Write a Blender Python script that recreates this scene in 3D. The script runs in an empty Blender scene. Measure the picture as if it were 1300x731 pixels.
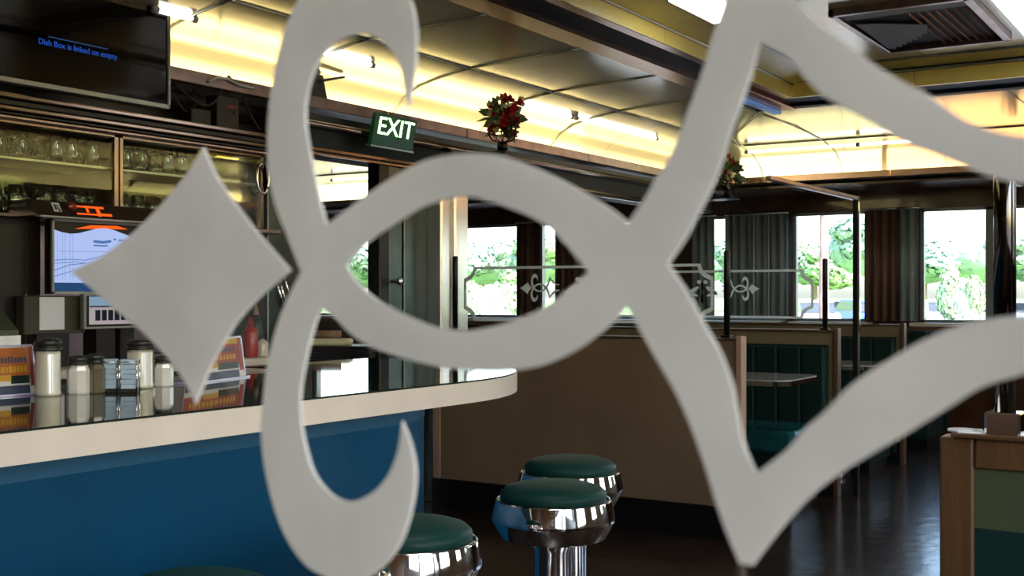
import bpy, math, random
from mathutils import Vector, Matrix
from mathutils.geometry import tessellate_polygon

R = random.Random(7)
sc = bpy.context.scene
col = sc.collection

# ------------------------------------------------------------------ camera
EYE = 1.36
HEAD = math.radians(32.35)
FPX = 1500.0
HORIZON = 374.0
cam_d = bpy.data.cameras.new('camera')
cam = bpy.data.objects.new('camera', cam_d)
col.objects.link(cam)
cam.location = (0, 0, EYE)
cam.rotation_euler = (math.radians(90), 0, HEAD - math.radians(90))
cam_d.sensor_width = 36.0
cam_d.lens = 36.0 * FPX / 1300.0
cam_d.shift_y = (HORIZON - 365.5) / 1300.0
cam_d.clip_start = 0.02
cam_d.clip_end = 600
cam_d.dof.use_dof = True
cam_d.dof.focus_distance = 4.2
cam_d.dof.aperture_fstop = 22.0
sc.camera = cam

# ------------------------------------------------------------------ sky, sun, exposure
world = bpy.data.worlds.new('world')
sc.world = world
world.use_nodes = True
wn = world.node_tree
bgn = wn.nodes['Background']
sky = wn.nodes.new('ShaderNodeTexSky')
sky.sky_type = 'NISHITA'
sky.sun_disc = False
sky.sun_elevation = math.radians(48)
sky.sun_rotation = math.radians(200)
sky.air_density = 1.0
sky.dust_density = 3.0
wn.links.new(sky.outputs[0], bgn.inputs[0])
bgn.inputs[1].default_value = 1.5

def light(name, kind, loc, energy, color, size=None, size_y=None, direction=None, **kw):
    d = bpy.data.lights.new(name, kind)
    d.energy = energy
    d.color = color
    if kind == 'AREA':
        d.shape = 'RECTANGLE'
        d.size = size
        d.size_y = size_y
    for k, v in kw.items():
        setattr(d, k, v)
    o = bpy.data.objects.new(name, d)
    col.objects.link(o)
    o.location = loc
    if direction is not None:
        o.rotation_euler = Vector(direction).to_track_quat('-Z', 'Y').to_euler()
    return o

light('sun', 'SUN', (0, 0, 20), 8.5, (1.0, 0.95, 0.86), direction=(0.45, 0.62, -0.80), angle=math.radians(1.5))

# warm lamps hidden in the troughs behind the cornices, shining up at the vaults
WARM = (1.0, 0.82, 0.40)
def cove(name, x0, x1, y0, y1, z, e, color=WARM, tilt=(0, 0, 1)):
    return light(name, 'AREA', ((x0 + x1) / 2, (y0 + y1) / 2, z), e, color, size=abs(x1 - x0), size_y=abs(y1 - y0), direction=tilt)

sc.view_settings.view_transform = 'Standard'
sc.view_settings.look = 'None'
sc.view_settings.gamma = 1.0
sc.view_settings.use_curve_mapping = False
sc.view_settings.exposure = 0.0
sc.cycles.max_bounces = 8
sc.cycles.diffuse_bounces = 4
sc.cycles.glossy_bounces = 4
sc.cycles.transparent_max_bounces = 24
sc.cycles.sample_clamp_indirect = 6.0
sc.cycles.caustics_reflective = False
sc.cycles.caustics_refractive = False
sc.cycles.use_denoising = True

# ------------------------------------------------------------------ helpers
CA, SA = math.cos(HEAD), math.sin(HEAD)
def ray(px, py):
    r = (px - 650.0) / FPX
    return r * SA + CA, -r * CA + SA, -(py - HORIZON) / FPX
def at(px, py, X=None, Y=None, z=None):
    """Where the line of sight at a pixel meets a plane of the room (z is measured from the eye)."""
    a, b, c = ray(px, py)
    s = X / a if X is not None else (Y / b if Y is not None else z / c)
    return Vector((a * s, b * s, EYE + c * s))
def Z(h):
    return EYE + h

def tag(o, label=None, cat=None, group=None, kind=None):
    if label: o['label'] = label
    if cat: o['category'] = cat
    if group: o['group'] = group
    if kind: o['kind'] = kind
    return o

WLOC = {}
def empty(name, loc=(0, 0, 0), rz=0.0):
    o = bpy.data.objects.new(name, None)
    o.empty_display_size = 0.1
    col.objects.link(o)
    o.location = loc
    o.rotation_euler = (0, 0, rz)
    WLOC[o] = Vector(loc)
    return o

class MB:
    """Collects shapes; build() links them as ONE mesh object (given in room coordinates, or in a thing's own)."""
    def __init__(self, smooth=False):
        self.v, self.f, self.sm, self.smooth = [], [], [], smooth
    def add(self, vs, fs, smooth=None):
        n = len(self.v)
        self.v += [tuple(p) for p in vs]
        self.f += [tuple(i + n for i in f) for f in fs]
        self.sm += [self.smooth if smooth is None else smooth] * len(fs)
        return self
    def box(self, x0, x1, y0, y1, z0, z1, m=None):
        vs = [Vector((x, y, z)) for x in (x0, x1) for y in (y0, y1) for z in (z0, z1)]
        if m is not None: vs = [m @ p for p in vs]
        return self.add(vs, [(0, 1, 3, 2), (4, 6, 7, 5), (0, 4, 5, 1), (2, 3, 7, 6), (0, 2, 6, 4), (1, 5, 7, 3)], False)
    def bbox(self, x0, x1, y0, y1, z0, z1, b=0.01, m=None):
        """box with its vertical and top edges chamfered"""
        b = min(b, abs(x1 - x0) * .45, abs(y1 - y0) * .45, abs(z1 - z0) * .45)
        def ring(i, z):
            return [Vector(p) for p in ((x0 + i + b, y0 + i, z), (x1 - i - b, y0 + i, z), (x1 - i, y0 + i + b, z), (x1 - i, y1 - i - b, z),
                                        (x1 - i - b, y1 - i, z), (x0 + i + b, y1 - i, z), (x0 + i, y1 - i - b, z), (x0 + i, y0 + i + b, z))]
        vs = ring(b * .6, z0) + ring(0, z0 + b * .6) + ring(0, z1 - b * .6) + ring(b * .6, z1)
        if m is not None: vs = [m @ p for p in vs]
        fs = [tuple(reversed(range(8))), tuple(range(24, 32))]
        for k in range(3):
            for i in range(8):
                fs.append((k * 8 + i, k * 8 + (i + 1) % 8, k * 8 + 8 + (i + 1) % 8, k * 8 + 8 + i))
        return self.add(vs, fs, False)
    def prism(self, poly, z0, z1, m=None):
        n = len(poly)
        vs = [Vector((x, y, z0)) for x, y in poly] + [Vector((x, y, z1)) for x, y in poly]
        if m is not None: vs = [m @ p for p in vs]
        tri = tessellate_polygon([[Vector((x, y, 0)) for x, y in poly]])
        area = sum(poly[i][0] * poly[(i + 1) % n][1] - poly[(i + 1) % n][0] * poly[i][1] for i in range(n))
        up = [t for t in tri]
        fs = []
        for t in up:
            a, b, c = (poly[i] for i in t)
            ccw = (b[0] - a[0]) * (c[1] - a[1]) - (b[1] - a[1]) * (c[0] - a[0]) > 0
            t = tuple(t) if ccw else tuple(reversed(t))
            fs.append(tuple(i + n for i in t)); fs.append(tuple(reversed(t)))
        for i in range(n):
            j = (i + 1) % n
            q = (i, j, j + n, i + n)
            fs.append(q if area > 0 else tuple(reversed(q)))
        return self.add(vs, fs, False)
    def lathe(self, prof, c=(0, 0, 0), seg=32, m=None, smooth=True, cap=True):
        vs, fs = [], []
        for r, z in prof:
            for k in range(seg):
                a = 2 * math.pi * k / seg
                p = Vector((r * math.cos(a), r * math.sin(a), z))
                if m is not None: p = m @ p
                vs.append(p + Vector(c))
        for i in range(len(prof) - 1):
            for k in range(seg):
                k2 = (k + 1) % seg
                fs.append((i * seg + k, i * seg + k2, (i + 1) * seg + k2, (i + 1) * seg + k))
        if cap and prof[0][0] > 1e-5: fs.append(tuple(reversed(range(seg))))
        if cap and prof[-1][0] > 1e-5: fs.append(tuple((len(prof) - 1) * seg + k for k in range(seg)))
        return self.add(vs, fs, smooth)
    def tube(self, pts, r, seg=8, closed=False):
        pts = [Vector(p) for p in pts]
        n = len(pts)
        vs, fs = [], []
        up = Vector((0, 0, 1))
        for i, p in enumerate(pts):
            if closed: d = pts[(i + 1) % n] - pts[i - 1]
            else: d = pts[min(i + 1, n - 1)] - pts[max(i - 1, 0)]
            d.normalize()
            u = up if abs(d.dot(up)) < .95 else Vector((1, 0, 0))
            a = d.cross(u).normalized(); b = a.cross(d).normalized()
            rr = r[i] if isinstance(r, (list, tuple)) else r
            for k in range(seg):
                t = 2 * math.pi * k / seg
                vs.append(p + a * (rr * math.cos(t)) + b * (rr * math.sin(t)))
        m = n if closed else n - 1
        for i in range(m):
            j = (i + 1) % n
            for k in range(seg):
                k2 = (k + 1) % seg
                fs.append((i * seg + k, j * seg + k, j * seg + k2, i * seg + k2))
        if not closed:
            fs.append(tuple(range(seg))); fs.append(tuple(reversed([(n - 1) * seg + k for k in range(seg)])))
        return self.add(vs, fs, True)
    def build(self, name, material, parent=None, local=False):
        me = bpy.data.meshes.new(name)
        off = WLOC.get(parent, Vector((0, 0, 0))) if (parent is not None and not local) else Vector((0, 0, 0))
        me.from_pydata([tuple(Vector(p) - off) for p in self.v], [], self.f)
        me.polygons.foreach_set('use_smooth', self.sm)
        me.materials.append(material)
        me.update()
        o = bpy.data.objects.new(name, me)
        col.objects.link(o)
        if parent is not None:
            o.parent = parent
            WLOC[o] = off
        return o

def copy_tree(o, parent=None):
    c = o.copy()
    col.objects.link(c)
    c.parent = parent
    for ch in o.children:
        copy_tree(ch, c)
    return c

def struct(name, mb, material, parent=None):
    o = mb.build(name, material, parent)
    if parent is None: o['kind'] = 'structure'
    return o

def text_mesh(name, body, size, material, parent, mat4, extrude=0.0008, sx=1.0):
    cu = bpy.data.curves.new(name, 'FONT')
    cu.body = body; cu.size = size; cu.extrude = extrude; cu.align_x = 'CENTER'; cu.align_y = 'CENTER'
    cu.resolution_u = 3
    tmp = bpy.data.objects.new(name + '_tmp', cu)
    col.objects.link(tmp)
    dg = bpy.context.evaluated_depsgraph_get()
    me = bpy.data.meshes.new_from_object(tmp.evaluated_get(dg))
    bpy.data.objects.remove(tmp)
    off = Matrix.Translation(-WLOC.get(parent, Vector((0, 0, 0))))
    me.transform(off @ mat4 @ Matrix.Diagonal((sx, 1, 1, 1)))
    me.materials.clear(); me.materials.append(material)
    o = bpy.data.objects.new(name, me)
    col.objects.link(o)
    o.parent = parent
    return o

# ------------------------------------------------------------------ materials
def mat(name, base, rough=.5, metal=0.0, noise=0.0, nscale=6.0, bump=0.0, bscale=40.0, coat=0.0, emit=None, estr=0.0, ior=1.5, stretch=None, spec=0.5, coat_rough=0.03):
    m = bpy.data.materials.new(name)
    m.use_nodes = True
    nt = m.node_tree
    p = nt.nodes['Principled BSDF']
    p.inputs['Base Color'].default_value = (*base, 1)
    p.inputs['Roughness'].default_value = rough
    p.inputs['Metallic'].default_value = metal
    p.inputs['IOR'].default_value = ior
    p.inputs['Specular IOR Level'].default_value = spec
    p.inputs['Coat Weight'].default_value = coat
    p.inputs['Coat Roughness'].default_value = coat_rough
    if emit:
        p.inputs['Emission Color'].default_value = (*emit, 1)
        p.inputs['Emission Strength'].default_value = estr
    if noise or bump:
        tc = nt.nodes.new('ShaderNodeTexCoord')
        mp = nt.nodes.new('ShaderNodeMapping')
        nt.links.new(tc.outputs['Object'], mp.inputs[0])
        if stretch: mp.inputs['Scale'].default_value = stretch
    if noise:
        n = nt.nodes.new('ShaderNodeTexNoise')
        n.inputs['Scale'].default_value = nscale
        n.inputs['Detail'].default_value = 4
        nt.links.new(mp.outputs[0], n.inputs['Vector'])
        r = nt.nodes.new('ShaderNodeValToRGB')
        r.color_ramp.elements[0].position = .3
        r.color_ramp.elements[1].position = .7
        r.color_ramp.elements[0].color = (*[c * (1 - noise) for c in base], 1)
        r.color_ramp.elements[1].color = (*[min(1, c * (1 + noise)) for c in base], 1)
        nt.links.new(n.outputs['Fac'], r.inputs[0])
        nt.links.new(r.outputs[0], p.inputs['Base Color'])
    if bump:
        n2 = nt.nodes.new('ShaderNodeTexNoise')
        n2.inputs['Scale'].default_value = bscale
        n2.inputs['Detail'].default_value = 2
        nt.links.new(mp.outputs[0], n2.inputs['Vector'])
        b = nt.nodes.new('ShaderNodeBump')
        b.inputs['Strength'].default_value = bump
        b.inputs['Distance'].default_value = .02
        nt.links.new(n2.outputs['Fac'], b.inputs['Height'])
        nt.links.new(b.outputs[0], p.inputs['Normal'])
    return m

def glow(name, color, strength):
    m = bpy.data.materials.new(name)
    m.use_nodes = True
    nt = m.node_tree
    nt.nodes.remove(nt.nodes['Principled BSDF'])
    e = nt.nodes.new('ShaderNodeEmission')
    e.inputs[0].default_value = (*color, 1)
    e.inputs[1].default_value = strength
    nt.links.new(e.outputs[0], nt.nodes['Material Output'].inputs[0])
    return m

def thin_glass(name, tint=(1, 1, 1), ior=1.45, gain=1.0, rough=0.0, blend=.30):
    m = bpy.data.materials.new(name)
    m.use_nodes = True
    nt = m.node_tree
    nt.nodes.remove(nt.nodes['Principled BSDF'])
    t = nt.nodes.new('ShaderNodeBsdfTransparent'); t.inputs[0].default_value = (*tint, 1)
    g = nt.nodes.new('ShaderNodeBsdfGlossy'); g.inputs['Roughness'].default_value = rough
    f = nt.nodes.new('ShaderNodeLayerWeight'); f.inputs['Blend'].default_value = blend
    mu = nt.nodes.new('ShaderNodeMath'); mu.operation = 'MULTIPLY_ADD'
    mu.inputs[1].default_value = gain; mu.inputs[2].default_value = 0.0
    mu.use_clamp = True
    mx = nt.nodes.new('ShaderNodeMixShader')
    nt.links.new(f.outputs['Fresnel'], mu.inputs[0])
    nt.links.new(mu.outputs[0], mx.inputs[0])
    nt.links.new(t.outputs[0], mx.inputs[1])
    nt.links.new(g.outputs[0], mx.inputs[2])
    nt.links.new(mx.outputs[0], nt.nodes['Material Output'].inputs[0])
    return m

def frosted(name, base=(.8, .78, .74), through=.5):
    m = bpy.data.materials.new(name)
    m.use_nodes = True
    nt = m.node_tree
    nt.nodes.remove(nt.nodes['Principled BSDF'])
    tc = nt.nodes.new('ShaderNodeTexCoord')
    n = nt.nodes.new('ShaderNodeTexNoise'); n.inputs['Scale'].default_value = 38; n.inputs['Detail'].default_value = 3
    r = nt.nodes.new('ShaderNodeValToRGB')
    r.color_ramp.elements[0].position = .25; r.color_ramp.elements[1].position = .75
    r.color_ramp.elements[0].color = (*[c * .93 for c in base], 1)
    r.color_ramp.elements[1].color = (*[min(1, c * 1.04) for c in base], 1)
    d = nt.nodes.new('ShaderNodeBsdfDiffuse')
    t = nt.nodes.new('ShaderNodeBsdfTranslucent')
    mx = nt.nodes.new('ShaderNodeMixShader'); mx.inputs[0].default_value = through
    nt.links.new(tc.outputs['Object'], n.inputs['Vector'])
    nt.links.new(n.outputs['Fac'], r.inputs[0])
    nt.links.new(r.outputs[0], d.inputs[0]); nt.links.new(r.outputs[0], t.inputs[0])
    nt.links.new(d.outputs[0], mx.inputs[1]); nt.links.new(t.outputs[0], mx.inputs[2])
    nt.links.new(mx.outputs[0], nt.nodes['Material Output'].inputs[0])
    return m

M = {}
M['floor'] = mat('floor_tile', (.024, .015, .012), .2, noise=.45, nscale=3.5, bump=.12, bscale=9)
M['cream'] = mat('cream_laminate', (.72, .63, .54), .34, noise=.04, nscale=9)
M['counter'] = mat('dark_glossy_counter', (.012, .02, .016), .045, noise=.3, nscale=14, ior=1.75)
M['blue'] = mat('blue_laminate', (.001, .062, .135), .42, spec=.2, noise=.08, nscale=2.5)
M['blue_reflect'] = mat('blue_laminate_reflection', (.012, .10, .20), .42, noise=.06, nscale=3)  # glass reflection painted as a lighter blue
M['brownlam'] = mat('brown_laminate', (.22, .145, .085), .34, noise=.12, nscale=2.2, bump=.05, bscale=60)
M['beige'] = mat('olive_beige_laminate', (.17, .13, .065), .45, noise=.06)
M['wood'] = mat('oak_trim', (.075, .036, .013), .42, noise=.30, nscale=18, stretch=(1, 1, .12), bump=.1, bscale=70)
M['woodlight'] = mat('pale_wood_trim', (.40, .25, .17), .42, noise=.15, nscale=20, stretch=(1, 1, .1))
M['woodledge'] = mat('red_brown_wood_ledge', (.16, .075, .035), .3, noise=.3, nscale=15, stretch=(1, .1, 1))
M['greenlam'] = mat('grey_green_laminate', (.050, .066, .036), .30, spec=.3, noise=.10, nscale=5)
M['teallam'] = mat('dark_teal_laminate', (.006, .024, .023), .30, spec=.25, noise=.1, nscale=5)
M['black'] = mat('black_plastic', (.005, .005, .006), .35, spec=.3)
M['blackmatte'] = mat('matte_black', (.008, .008, .008), .7)
M['darkwall'] = mat('dark_wall', (.007, .009, .009), .45, noise=.2)
M['chrome'] = mat('chrome', (.85, .85, .88), .05, 1.0)
M['darkchrome'] = mat('dark_chrome', (.09, .085, .08), .10, 1.0)
M['steel'] = mat('brushed_steel', (.55, .54, .55), .22, 1.0, noise=.08, nscale=30, stretch=(1, 1, .05), bump=.05, bscale=30)
M['steeldark'] = mat('dark_steel_door', (.065, .085, .09), .26, .9, noise=.12, nscale=8)
M['steelpink'] = mat('tarnished_steel_strip', (.27, .205, .20), .28, .9, noise=.25, nscale=9, stretch=(1, 1, 1))
M['copper'] = mat('copper_anodised_strip', (.55, .37, .29), .22, .95, noise=.1, nscale=3)
M['trough'] = mat('blue_black_trough', (.004, .012, .028), .55, spec=.12)  # blue tint carries a blue gloss reflection on the black
M['rail'] = mat('bronze_rail', (.19, .145, .13), .16, .95)
M['alu'] = mat('aluminium_strip', (.42, .44, .40), .30, .9)
M['vault'] = mat('vault_laminate', (.74, .68, .50), .14, .40, noise=.03, nscale=2, bump=.05, bscale=1.1)
M['tray'] = mat('yellow_ceiling_laminate', (.90, .72, .18), .30, .0, noise=.06, nscale=3)
M['traytop'] = mat('tray_ceiling_metal', (.74, .62, .38), .18, .30, bump=.08, bscale=2)
M['vinyl'] = mat('green_vinyl', (.0018, .014, .0115), .6, spec=.2, noise=.1, nscale=8, bump=.06, bscale=120)
M['stoolvinyl'] = mat('stool_vinyl', (.003, .034, .028), .45, spec=.18)
M['vinylseat'] = mat('teal_vinyl_seat', (.006, .07, .075), .22, noise=.1, nscale=8)
M['glass'] = thin_glass('divider_glass', (.98, .987, .983), gain=.08)
M['winglass'] = thin_glass('window_glass', (.96, .98, .98), gain=.7)
M['cabglass'] = thin_glass('cabinet_glass', (.92, .95, .90), gain=.35)
M['ware'] = thin_glass('glassware', (.82, .90, .80), gain=4.5, rough=.03, blend=.35)
M['cablamp'] = glow('cabinet_strip_lamp', (1.0, .65, .12), 2.0)
M['frost'] = frosted('etched_glass', (.89, .885, .86))
M['mirrorback'] = mat('smoky_mirror', (.055, .062, .048), .12, 1.0)
M['splash'] = mat('purple_grey_steel', (.17, .145, .19), .28, 1.0, noise=.15, nscale=5, bump=.06, bscale=12)
M['headerdark'] = mat('matte_dark_header', (.010, .016, .016), .55, spec=.25)
M['frostfar'] = frosted('far_etched_glass', (.97, .98, .99), .8)
M['white'] = mat('white_plastic', (.75, .75, .74), .4)
M['tabletop'] = mat('pale_table_laminate', (.36, .37, .35), .14, coat=.5)
M['paper'] = mat('white_paper', (.78, .80, .86), .6)
M['sugar'] = mat('sugar_filled_glass', (.60, .58, .46), .15, coat=.8, noise=.06, nscale=20)
M['salt'] = mat('salt_filled_glass', (.66, .64, .58), .15, coat=.8)
M['pepper'] = mat('pepper_filled_glass', (.10, .085, .05), .15, coat=.8)
M['packet'] = mat('pale_blue_packet', (.42, .55, .68), .45, noise=.1, nscale=30)
M['lid'] = mat('dark_lid', (.03, .035, .03), .25, .4)
M['olive'] = mat('olive_box', (.035, .035, .020), .5)
M['red'] = mat('red_plastic', (.35, .012, .012), .3)
M['cardred'] = mat('menu_red', (.28, .018, .012), .4)
M['cardyellow'] = mat('menu_yellow', (.50, .28, .015), .4)
M['cardorange'] = mat('menu_orange', (.36, .10, .012), .4)
M['cardnavy'] = mat('menu_navy', (.03, .045, .09), .4)
M['cardwhite'] = mat('menu_white', (.62, .60, .55), .4)
M['acrylic'] = mat('acrylic_edge', (.45, .42, .62), .1, coat=1)
M['screenblue'] = glow('lit_screen', (.48, .60, 1.0), 1.0)
M['screenlow'] = glow('screen_deep_blue', (.02, .07, .18), 1.0)
M['screenline'] = glow('screen_line', (.10, .20, .48), 1.0)
M['photosky'] = glow('photo_sky', (.30, .45, .62), .8)
M['photowall'] = glow('photo_wall', (.55, .47, .48), .8)
M['photodark'] = glow('photo_dark', (.01, .015, .02), 1)
M['tvscreen'] = mat('tv_screen', (.002, .002, .002), .05, spec=.22)
M['tvtext'] = glow('tv_blue_text', (.02, .12, .70), .8)
M['silver'] = mat('silver_frame', (.28, .29, .28), .35, .6)
M['exitletters'] = glow('exit_letters', (.50, 1.0, .38), 7.0)
M['exitboard'] = mat('exit_board', (.002, .035, .014), .3, emit=(.0, .25, .06), estr=.06)
M['lightbox'] = mat('menu_lightbox', (.03, .02, .015), .15, coat=.6)
M['ember'] = glow('orange_red_glow', (1.0, .10, .01), 1.6)
M['tubelamp'] = glow('fluorescent_tube', (1.0, .96, .84), 6.0)
M['tubelampwhite'] = glow('white_fluorescent_tube', (.92, 1.0, .95), 3.5)
M['panelamp'] = glow('ceiling_light_panel', (1.0, .98, .93), 8.5)
M['curtainteal'] = mat('teal_grey_curtain', (.34, .42, .42), .7, noise=.2, nscale=12, stretch=(1, 1, .05))
M['curtainbrown'] = mat('brown_curtain', (.20, .11, .08), .7, noise=.25, nscale=12, stretch=(1, 1, .05))
M['headerbrown'] = mat('glossy_red_brown_header', (.07, .026, .013), .2, coat=.4, noise=.3, nscale=4)
M['wallpale'] = mat('annex_wall', (.40, .38, .33), .5)
M['asphalt'] = mat('asphalt', (.19, .19, .19), .9, noise=.15, nscale=.5)
M['grass'] = mat('grass_lawn', (.22, .36, .12), .9, noise=.2, nscale=.3)
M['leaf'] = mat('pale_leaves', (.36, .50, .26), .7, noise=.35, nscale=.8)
M['leafhaze'] = mat('hazy_green_leaves', (.27, .38, .29), .7, noise=.22, nscale=.6)  # distance haze is put into this leaf colour
M['bark'] = mat('pinkish_bark', (.42, .27, .22), .8, noise=.3, nscale=5)
M['carwhite'] = mat('white_car_paint', (.80, .82, .85), .2, coat=1)
M['carblue'] = mat('blue_car_paint', (.05, .14, .40), .2, coat=1)
M['carglass'] = mat('car_glass', (.04, .05, .06), .05, coat=1)
M['tyre'] = mat('tyre', (.02, .02, .02), .8)
M['flowerred'] = mat('red_silk_flower', (.62, .015, .02), .5, noise=.4, nscale=60)
M['flowercream'] = mat('cream_silk_flower', (.85, .74, .40), .6)
M['leafsilk'] = mat('silk_leaf', (.26, .36, .17), .5, noise=.4, nscale=50)
M['wire'] = mat('dark_wire', (.03, .015, .01), .3, .6)
M['cable'] = mat('black_cable', (.004, .004, .004), .4)
M['towelbrown'] = mat('brown_towel', (.22, .13, .08), .8, noise=.2, nscale=60)
M['towelcream'] = mat('cream_towel', (.55, .52, .34), .8, noise=.1, nscale=60)
M['acgrey'] = mat('vent_grey', (.045, .05, .06), .5, noise=.3, nscale=30)
M['slat'] = mat('vent_slat_red', (.30, .09, .06), .35, .5)
M['bluesign'] = mat('blue_sign_face', (.02, .12, .32), .3, emit=(.02, .14, .4), estr=.6)
M['redface'] = mat('red_copper_face', (.42, .10, .06), .25, .7)

# ================================================================== SETTING
X0, X1R, Y0, Y1 = -2.6, 12.0, -1.75, 11.5      # room; the back bar wall stands at Y = 4.6
fl = MB().box(X0, X1R, Y0, Y1, -.10, 0)
struct('floor', fl, M['floor'])

# ---- vault profile: distance from the cornice -> height above the eye
PROF = [(-.16, 1.08), (-.14, 1.17), (-.05, 1.27), (.08, 1.335), (.25, 1.372), (.465, 1.403), (.80, 1.422), (1.25, 1.44), (9, 1.44)]
def hprof(d):
    if d <= PROF[0][0]: return PROF[0][1]
    for (a, za), (b, zb) in zip(PROF, PROF[1:]):
        if d <= b:
            return za + (zb - za) * (d - a) / (b - a)
    return PROF[-1][1]
CY, CX, CYF, CXR = 4.6, 11.0, -1.45, -2.3       # cornice lines
RX0, RX1, RY0, RY1 = -.9, 8.9, -.2, 3.35        # outer edge of the ring round the raised tray

DS = [-.16, -.15, -.14, -.10, -.05, .0, .08, .16, .25, .35, .465]
def hvault(x, y):
    return min(hprof(CY - y), hprof(CX - x), hprof(y - CYF), hprof(x - CXR))
def hannex(x, y):
    return min(hprof(CX - x), 1.44)

ceil_root = empty('ceiling', (0, 0, Z(1.44)))
ceil_root['kind'] = 'structure'
def patch(xs, ys, h, gap=.004, thick=.012):
    xs, ys = sorted(xs), sorted(ys)
    xs[0] += gap; xs[-1] -= gap; ys[0] += gap; ys[-1] -= gap
    nx, ny = len(xs), len(ys)
    vs = [(x, y, Z(h(x, y))) for x in xs for y in ys] + [(x, y, Z(h(x, y)) + thick) for x in xs for y in ys]
    n = nx * ny
    bot, top = [], []
    for i in range(nx - 1):
        for j in range(ny - 1):
            a = i * ny + j
            bot.append((a, a + 1, a + ny + 1, a + ny))
            top.append((a, a + ny, a + ny + 1, a + 1))
    edge = [i * ny for i in range(nx)] + [(nx - 1) * ny + j for j in range(1, ny)] + [i * ny + ny - 1 for i in range(nx - 2, -1, -1)] + [j for j in range(ny - 2, 0, -1)]
    mb = MB(True)
    mb.add(vs[:n], bot, True)
    mb.add(vs[n:], top, True)
    for a, b in zip(edge, edge[1:] + edge[:1]):
        mb.add([vs[a], vs[b], vs[b + n], vs[a + n]], [(0, 1, 2, 3)], False)
    return mb
def lin(a, b, n): return [a + (b - a) * i / n for i in range(n + 1)]

ribs = [-2.46, -.97, .03, 1.03, 2.03, 3.03, 4.03, 5.05, 6.04, 7.05, 8.05, 8.9]
yc = [CY - d for d in DS]          # curved run down to the seam at 4.135
for a, b in zip(ribs, ribs[1:]):
    patch(lin(a, b, 4), yc, hvault).build('ceiling_panel', M['vault'], ceil_root)
    patch(lin(a, b, 4), lin(RY1, CY - .465, 4), hvault).build('ceiling_panel', M['vault'], ceil_root)
    yf = [CYF + d for d in DS]
    patch(lin(a, b, 4), yf, hvault).build('ceiling_panel', M['vault'], ceil_root)
    patch(lin(a, b, 4), lin(CYF + .465, RY0, 4), hvault).build('ceiling_panel', M['vault'], ceil_root)
# far vault (runs across the room), mitred into the side vault at the corner
fx = [CX - d for d in DS]
fx_full = sorted(set([8.9, 9.5, 10.0, 10.3] + fx))
yr = [CYF - .15, RY0, .65, 1.5, 2.4, RY1]
for a, b in zip(yr, yr[1:]):
    yy = lin(a, b, 6)
    patch(fx, yy, hvault).build('ceiling_panel', M['vault'], ceil_root)
    patch([8.9, 9.3, 9.75, 10.15, CX - .465], yy, hvault).build('ceiling_panel', M['vault'], ceil_root)
yy = sorted(set(lin(RY1, 4.135, 5) + [4.135]))
patch([8.9, 9.3, 9.75, 10.15, CX - .465], yy, hvault).build('ceiling_panel', M['vault'], ceil_root)
patch(fx, yy, hvault).build('ceiling_panel', M['vault'], ceil_root)
cc = sorted(set([CY - d for d in DS]))
patch(sorted(set([8.9, 9.3, 9.75, 10.15, CX - .465])), cc, hvault).build('ceiling_panel', M['vault'], ceil_root)
patch(sorted(set(fx)), cc, hvault).build('ceiling_panel', M['vault'], ceil_root)
# near end
patch(lin(-2.46, RX0, 5), lin(RY0, RY1, 6), hvault).build('ceiling_panel', M['vault'], ceil_root)
# annex ceiling
for a, b in zip([4.9, 6.5, 8.1, 9.8], [6.5, 8.1, 9.8, 11.5]):
    patch(fx, lin(a, b, 4), hannex).build('ceiling_panel', M['vault'], ceil_root)
    patch(lin(4.8, CX - .465, 5), lin(a, b, 4), hannex).build('ceiling_panel', M['vault'], ceil_root)
# seams and ribs: aluminium strips following the surface
def strip(pts, w=.012, name='ceiling_strip'):
    mb = MB()
    mb.tube([(p[0], p[1], p[2] - .004) for p in pts], w * .6, 4)
    return mb.build(name, M['alu'], ceil_root)
for a, b in zip(ribs, ribs[1:]):
    strip([(a, 4.135, Z(hvault(a, 4.135))), (b, 4.135, Z(hvault(b, 4.135)))])
for x in ribs[2:-1]:
    strip([(x, y, Z(hvault(x, y))) for y in sorted(yc + lin(RY1, CY - .465, 4))], .010)
strip([(8.9, 4.135, Z(hvault(8.9, 4.135))), (10.2, 4.135, Z(hvault(10.2, 4.135)))])
strip([(10.535, y, Z(hvault(10.535, y))) for y in lin(-1, 4.1, 6)])
strip([(10.535, y, Z(hannex(10.535, y))) for y in lin(4.95, 11.4, 4)])
for y in yr[1:]:
    strip([(x, y, Z(hvault(x, y))) for x in sorted(fx + [8.9, 9.5, 10.1])], .010)
strip([(8.95, 3.36, Z(1.435)), (10.0, 4.0, Z(hvault(10.0, 4.0))), (10.55, 4.14, Z(hvault(10.55, 4.14)))], .010)

# ---- ring and raised tray
def ringbox(xa0, xa1, ya0, ya1, xb0, xb1, yb0, yb1, z0, z1, name, m, sides='fbnr', parent=ceil_root):
    """four beams between an outer (a) and an inner (b) rectangle, one object each"""
    if 'b' in sides: MB().box(xa0, xa1, yb1, ya1, z0, z1).build(name, m, parent)
    if 'n' in sides: MB().box(xa0, xa1, ya0, yb0, z0, z1).build(name, m, parent)
    if 'f' in sides: MB().box(xb1, xa1, yb0, yb1, z0, z1).build(name, m, parent)
    if 'r' in sides: MB().box(xa0, xb0, yb0, yb1, z0, z1).build(name, m, parent)
IX0, IX1, IY0, IY1 = -.42, 8.40, .26, 2.90        # inner edge of the ring
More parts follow.
